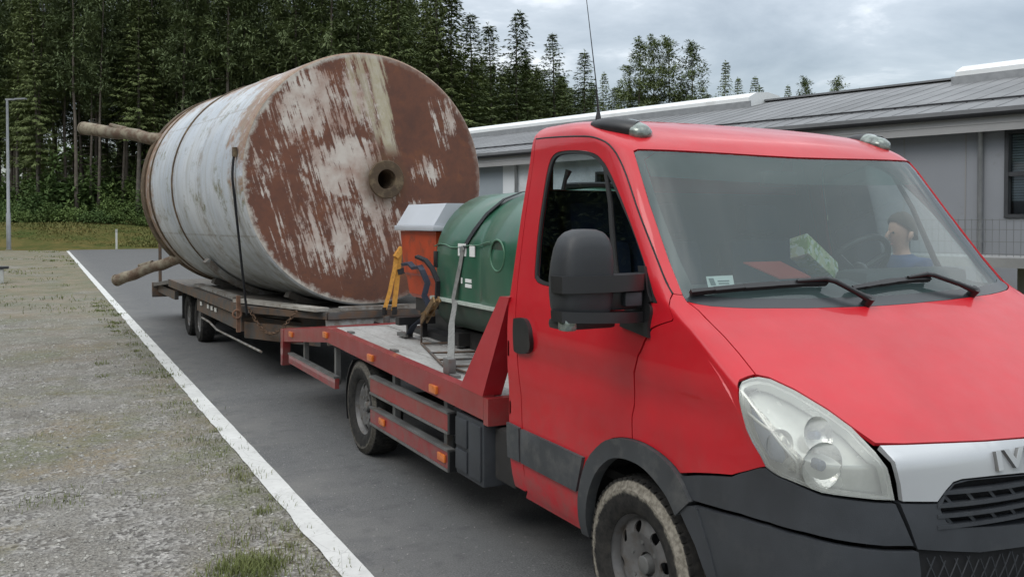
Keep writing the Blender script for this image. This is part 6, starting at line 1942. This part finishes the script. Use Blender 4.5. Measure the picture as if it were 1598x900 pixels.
# raised wavy edge with round recess on the flank
for sg in (-1, 1):
    X = GX + sg * (hw + .004)
    mb = MB()
    mb.lathe([(.100 + .007 * math.cos(a), .007 * math.sin(a)) for a in [2 * PI * i / 8 for i in range(8)]], 32, 'x', (X, 5.18, 1.52), closed=True)
    pts = [(X, 6.22, 1.555), (X, 6.12, 1.575), (X, 6.0, 1.57), (X, 5.9, 1.555), (X, 5.75, 1.56), (X, 5.6, 1.575), (X, 5.45, 1.58), (X, 5.34, 1.60), (X, 5.28, 1.605)]
    mb.tube(smooth_poly(pts, False, 3), .005, 6)
    mb.build('raised_rim', mat('pale_green_rim', (.06, .16, .095), .4, 0, .2, 6), gb, sharp=60)
    mb = MB(); mb.lathe([(.001, 0.0), (.095, 0.0), (.10, sg * .006)], 28, 'x', (X - sg * .006, 5.18, 1.52)); mb.build('recess', M['darkgreen'], gb, sharp=40)
    mb = MB(); mb.box(X - .006, X + .006, 6.16, 6.23, 1.40, 1.52, bev=.004); mb.build('grip', M['black'], gb, sharp=40)
    mb = MB(); mb.box(X - .02, X + .02, 4.72, 4.86, 1.30, 1.50, bev=.01); mb.build('latch', M['black'], gb, sharp=40)
    mb = MB(); mb.box(X - .003, X + .003, 5.66, 5.79, 1.50, 1.585); mb.box(X - .003, X + .003, 5.52, 5.60, 1.50, 1.58)
    lbp = mb.build('label', M['paper'], gb, sharp=None)
    mb = MB(); mb.box(X - .005, X + .005, 5.69, 5.76, 1.52, 1.565); mb.build('label_print', M['ink'], lbp, sharp=None)
    mb = MB()
    for z in (1.30, 1.335): mb.box(X - .003, X + .003, 5.57, 5.67, z - .012, z + .012)
    mb.box(X - .003, X + .003, 5.72, 5.74, 1.31, 1.35)
    mb.build('small_label', M['paper'], gb, sharp=None)
mb = MB(); mb.lathe([(.001, 1.945), (.19, 1.945), (.20, 1.955), (.20, 1.975), (.19, 1.985), (.001, 1.99)], 32, 'z', (GX + .05, 5.0, 0)); mb.build('filler_cap', M['black'], GC, sharp=40)
mb = MB(); mb.tube([(GX - .30, 4.80, 1.90), (GX - .28, 4.80, 1.99), (GX - .26, 4.79, 2.05)], [.016, .013, .022], 8); mb.build('valve_lever', M['black'], GC, sharp=50)

M['redorange'] = mat('orange_red_plastic', (0.42, 0.052, 0.012), 0.45, 0, 0.2, 5, dirt=(.14, .05, .03), dirt_amt=.35)
M['lid'] = mat('grey_lid', (0.46, 0.485, 0.52), 0.45, 0, 0.05, 3)
BNR = empty('grit_bin', (3.0, 6.95, dz(6.95)), 'orange grit bin with pale grey sloping lid between the green container and the tank', 'bin')
mb = MB(); zb = dz(7) + .005
vs = []
for z, x0, x1, y0, y1 in ((1.12, 2.72, 3.37, 6.43, 7.04), (1.15, 2.70, 3.39, 6.41, 7.06), (1.30, 2.68, 3.41, 6.39, 7.08), (1.32, 2.665, 3.425, 6.375, 7.09), (1.66, 2.64, 3.44, 6.35, 7.11)):
    vs += [(x0, y0, z), (x1, y0, z), (x1, y1, z), (x0, y1, z)]
fs = [(0, 3, 2, 1), (16, 17, 18, 19)]
for i in range(4):
    for k in range(4): fs.append((4 * i + k, 4 * i + (k + 1) % 4, 4 * i + 4 + (k + 1) % 4, 4 * i + 4 + k))
mb.add(vs, fs); mb.build('bin_body', M['redorange'], BNR, sharp=25)
mb = MB(); mb.box(2.74, 3.35, 6.45, 7.02, zb + .16, 1.118)
for x in (2.78, 3.02, 3.26): mb.box(x, x + .07, 6.45, 7.02, zb, zb + .157)
mb.build('base_frame', M['black'], BNR, sharp=30)
mb = MB(); mb.box(2.60, 3.48, 6.31, 7.15, 1.665, 1.705, bev=.008)
mb.prism([(2.615, 1.707), (2.72, 1.875), (3.36, 1.875), (3.465, 1.707)], 'y', 6.33, 7.13); mb.build('lid', M['lid'], BNR, sharp=30)

# webbing
def webmat(name, c): return mat(name, c, .8, 0, .25, 30, bmp=.3, bscale=300)
M['webgrey'] = webmat('grey_webbing', (.20, .20, .19)); M['webblack'] = webmat('black_webbing', (.014, .015, .018)); M['webyellow'] = webmat('amber_webbing', (.55, .26, .045)); M['webblue'] = webmat('blue_black_webbing', (.02, .026, .045))
hgt = lambda y: dz(y) + .006
s0 = empty('ratchet_strap', (2.14, 5.45, hgt(5.45)), 'grey and black webbing strap over the top of the green container', 'strap')
top = [(GX - hw - .012, 1.20), (GX - hw - .012, 1.545), (GX - hw + .022, 1.668), (GX - hw + .10, 1.79), (GX - hw + .215, 1.888), (GX - hw + .34, 1.938), (GX - .08, 1.958), (GX + .08, 1.958), (GX + hw - .34, 1.938), (GX + hw - .215, 1.888), (GX + hw - .10, 1.79), (GX + hw - .022, 1.668), (GX + hw + .012, 1.545), (GX + hw + .012, 1.2)]
topY = [5.82, 5.70, 5.60, 5.55, 5.52, 5.5, 5.48, 5.48, 5.48, 5.48, 5.48, 5.48, 5.48, 5.48]
low = [(2.19, 5.05, hgt(5.05)), (2.33, 5.35, .93), (2.45, 5.62, 1.05), (2.545, 5.78, 1.16), (GX - hw - .03, 5.82, 1.20)]
MB().ribbon(low + [(top[1][0], 5.74, 1.44), (top[1][0] - .002, 5.69, 1.56)], .055, (0, 1, 0)).build('lower_webbing', M['webgrey'], s0, sharp=40)
MB().ribbon([(x - .004 * 0, y, z) for (x, z), y in zip(top[1:], topY[1:])] + [(GX + hw + .03, 5.5, 1.2), (4.08, 5.3, hgt(5.3))], .05, (0, 1, 0)).build('upper_webbing', M['webblack'], s0, sharp=40)
mb = MB(); mb.box(2.16, 2.21, 5.00, 5.09, hgt(5), hgt(5) + .10, bev=.008); mb.build('hook', M['steel'], s0, sharp=40)
s1 = empty('ratchet_strap', (2.6, 6.5, hgt(6.5)), 'dark blue ratchet strap with brass coloured buckle looped between bin and deck', 'strap')
MB().ribbon([(2.52, 6.62, hgt(6.62)), (2.50, 6.45, .95), (2.49, 6.25, 1.02), (2.49, 6.10, 1.08)], .055, (1, .3, 0)).build('tail_end', M['webblue'], s1, sharp=40)
MB().ribbon([(2.50, 6.11, 1.10), (2.47, 6.16, 1.20), (2.50, 6.17, 1.29), (2.48, 6.22, 1.375), (2.51, 6.34, 1.40), (2.52, 6.50, 1.385), (2.55, 6.66, 1.41), (2.58, 6.88, 1.395)], .040, (1, .1, .3), .022).build('loop', M['webblue'], s1, sharp=40)
MB().ribbon([(2.50, 6.39, 1.475), (2.53, 6.28, 1.45), (2.55, 6.2, 1.39), (2.56, 6.12, 1.30), (2.56, 6.13, 1.2), (2.55, 6.13, 1.10)], .034, (1, .1, .2), .02).build('loop', M['webblack'], s1, sharp=40)
mb = MB(); mb.bar((2.47, 6.22, 1.01), (2.45, 5.93, 1.19), .012, .045); mb.bar((2.51, 6.22, 1.01), (2.49, 5.93, 1.19), .012, .045); mb.tube([(2.45, 6.12, 1.07), (2.53, 6.12, 1.07)], .022, 8); mb.tube([(2.45, 5.95, 1.178), (2.51, 5.95, 1.178)], .012, 8); mb.bar((2.48, 6.2, 1.06), (2.48, 6.0, 1.13), .045, .014); mb.build('ratchet', mat('brass_ratchet', (.24, .15, .07), .4, .6, .3, 20), s1, sharp=30)
mb = MB(); mb.bar((2.50, 6.57, hgt(6.5) + .02), (2.48, 6.70, hgt(6.6) + .02), .05, .03); mb.build('hook', M['steel'], s1, sharp=30)
s2 = empty('ratchet_strap', (3.45, 9.0, .82), 'amber yellow ratchet strap hanging in two tails in front of the rusty end plate', 'strap')
def tr(x, y, z): return (x, y, z)
MB().ribbon([(3.33, 9.08, 1.42), (3.30, 9.06, 1.25), (3.24, 9.05, 1.0), (3.18, 9.04, .82)], .045, (1, 0, 0)).build('tail', M['webyellow'], s2, sharp=40)
MB().ribbon([(3.37, 9.10, 1.42), (3.35, 9.09, 1.22), (3.32, 9.08, 1.0), (3.29, 9.07, .80)], .055, (1, 0, 0)).build('tail', M['webyellow'], s2, sharp=40)
MB().ribbon([(3.34, 9.07, 1.20), (3.5, 8.9, 1.27), (3.7, 8.5, 1.28)], .06, (0, 0, 1), .015).build('cross_webbing', M['webblack'], s2, sharp=40)
mb = MB(); mb.bar((3.31, 9.06, 1.36), (3.38, 9.06, 1.46), .06, .05); mb.bar((3.46, 8.9, 1.13), (3.60, 8.9, 1.13), .04, .06); mb.build('ratchet', M['webyellow'], s2, sharp=30)
mb = MB(); mb.bar((3.18, 9.04, .84), (3.18, 9.04, .76), .05, .03); mb.bar((3.29, 9.04, .84), (3.29, 9.04, .76), .06, .03); mb.build('hook', M['black'], s2, sharp=30)
s3 = empty('lashing_strap', (1.75, 9.9, .80), 'thin dark strap running down the pale side of the tank near its front edge', 'strap')
pts = []
q9 = Matrix.Rotation(TYAW, 3, 'Z'); base = Vector((3.24, 9.66, 0))
for a in (170, 174, 178, 181):
    p = Vector((RX * 1.022 * math.cos(R(a)), .17, ZC + RZ * 1.022 * math.sin(R(a)))); pts.append(base + q9 @ p)
e_ = Vector((1.985, 10.12, .72)); a_ = pts[-1].copy()
pts += [a_ + (e_ - a_) * t for t in (.33, .66, 1.0)]
MB().tube(pts, .013, 8).build('webbing', M['webblack'], s3, sharp=40)
s3.location = (1.98, 10.0, .8)
for c in s3.children: c.data.transform(Matrix.Translation(Vector((1.75, 9.9, .80)) - Vector((1.98, 10.0, .8))))
# rods and a bar lying on the deck
fr = empty('rod_frame', (2.45, 5.8, hgt(5.8)), 'thin bent steel rod frame standing and lying on the deck below the green container', 'rod frame')
mb = MB(); h = hgt(6)
mb.tube([(2.47, 6.22, h + .20), (2.47, 6.22, h + .01), (2.25, 5.3, hgt(5.3) + .01), (2.28, 5.0, hgt(5) + .01)], .009, 6)
mb.tube([(2.47, 6.22, h + .01), (2.9, 6.1, h + .01)], .009, 6); mb.tube([(2.36, 5.76, h + .008), (2.9, 5.6, h + .008)], .008, 6); mb.tube([(2.30, 5.5, h + .0), (2.95, 5.3, h)], .008, 6); mb.tube([(2.27, 5.25, h - .006), (2.95, 5.05, h - .01)], .008, 6)
mb.build('rod', M['trailersteel'], fr, sharp=60)
tb_ = MB(); tb_.box(2.66, 2.80, 6.15, 6.95, hgt(6.2) + .0, hgt(6.2) + .05); tb_.box(2.42, 2.72, 6.55, 6.63, hgt(6.6) + .10, hgt(6.6) + .16)
tb_.box(2.50, 2.54, 6.57, 6.61, hgt(6.6), hgt(6.6) + .10); tb_.box(2.62, 2.66, 6.57, 6.61, hgt(6.6), hgt(6.6) + .10)
o = tb_.build('steel_bracket', M['black'], None, sharp=30); tag(o, 'short black steel bracket on the deck beside the orange bin', 'bracket')

# ------------------------------------------------------------------ things on the dashboard
M['redpaper'] = mat('red_card', (.50, .07, .05), .6, 0, .08, 5)
mb = MB(); mb.add([(2.87, 3.00, 1.492), (3.06, 3.00, 1.492), (3.02, 3.15, 1.556), (2.80, 3.15, 1.556), (2.87, 3.0, 1.486), (3.06, 3.0, 1.486), (3.02, 3.15, 1.55), (2.80, 3.15, 1.55)], [(0, 1, 2, 3), (7, 6, 5, 4), (0, 4, 5, 1), (2, 6, 7, 3), (0, 3, 7, 4), (1, 5, 6, 2)])
tag(mb.build('folder', M['redpaper'], None, sharp=None), 'flat red folder lying on the dashboard behind the windscreen', 'folder')
bx = empty('tissue_box', (3.22, 3.10, 1.47), 'pale yellow and white carton propped on the dashboard beside the red folder', 'box')
def carton():
    m, n, l, b = new_mat('printed_carton'); v = coords(n)
    a = noise(n, l, v, 14, 3, .6); c = noise(n, l, v, 30, 2, .5)
    base = mixc(n, l, rng(n, l, a, .46, .52), (.66, .64, .40), (.30, .40, .13)); base = mixc(n, l, rng(n, l, c, .54, .58, 0, .85), base, (.78, .78, .72))
    l.new(base, b.inputs['Base Color']); b.inputs['Roughness'].default_value = .5
    return m
M['carton'] = carton()
q = Matrix.Translation((3.215, 3.13, 1.555)) @ Matrix.Rotation(R(24), 4, 'Y') @ Matrix.Rotation(R(-25), 4, 'X') @ Matrix.Rotation(R(12), 4, 'Z')
mb = MB(); mb.box(-.15, .15, -.045, .045, -.055, .055, bev=.004, mtx=q); mb.build('carton', M['carton'], bx, sharp=30)
mb = MB(); mb.box(.151, .153, -.035, .035, -.045, .045, mtx=q); mb.build('end_flap', M['paper'], bx, sharp=None)
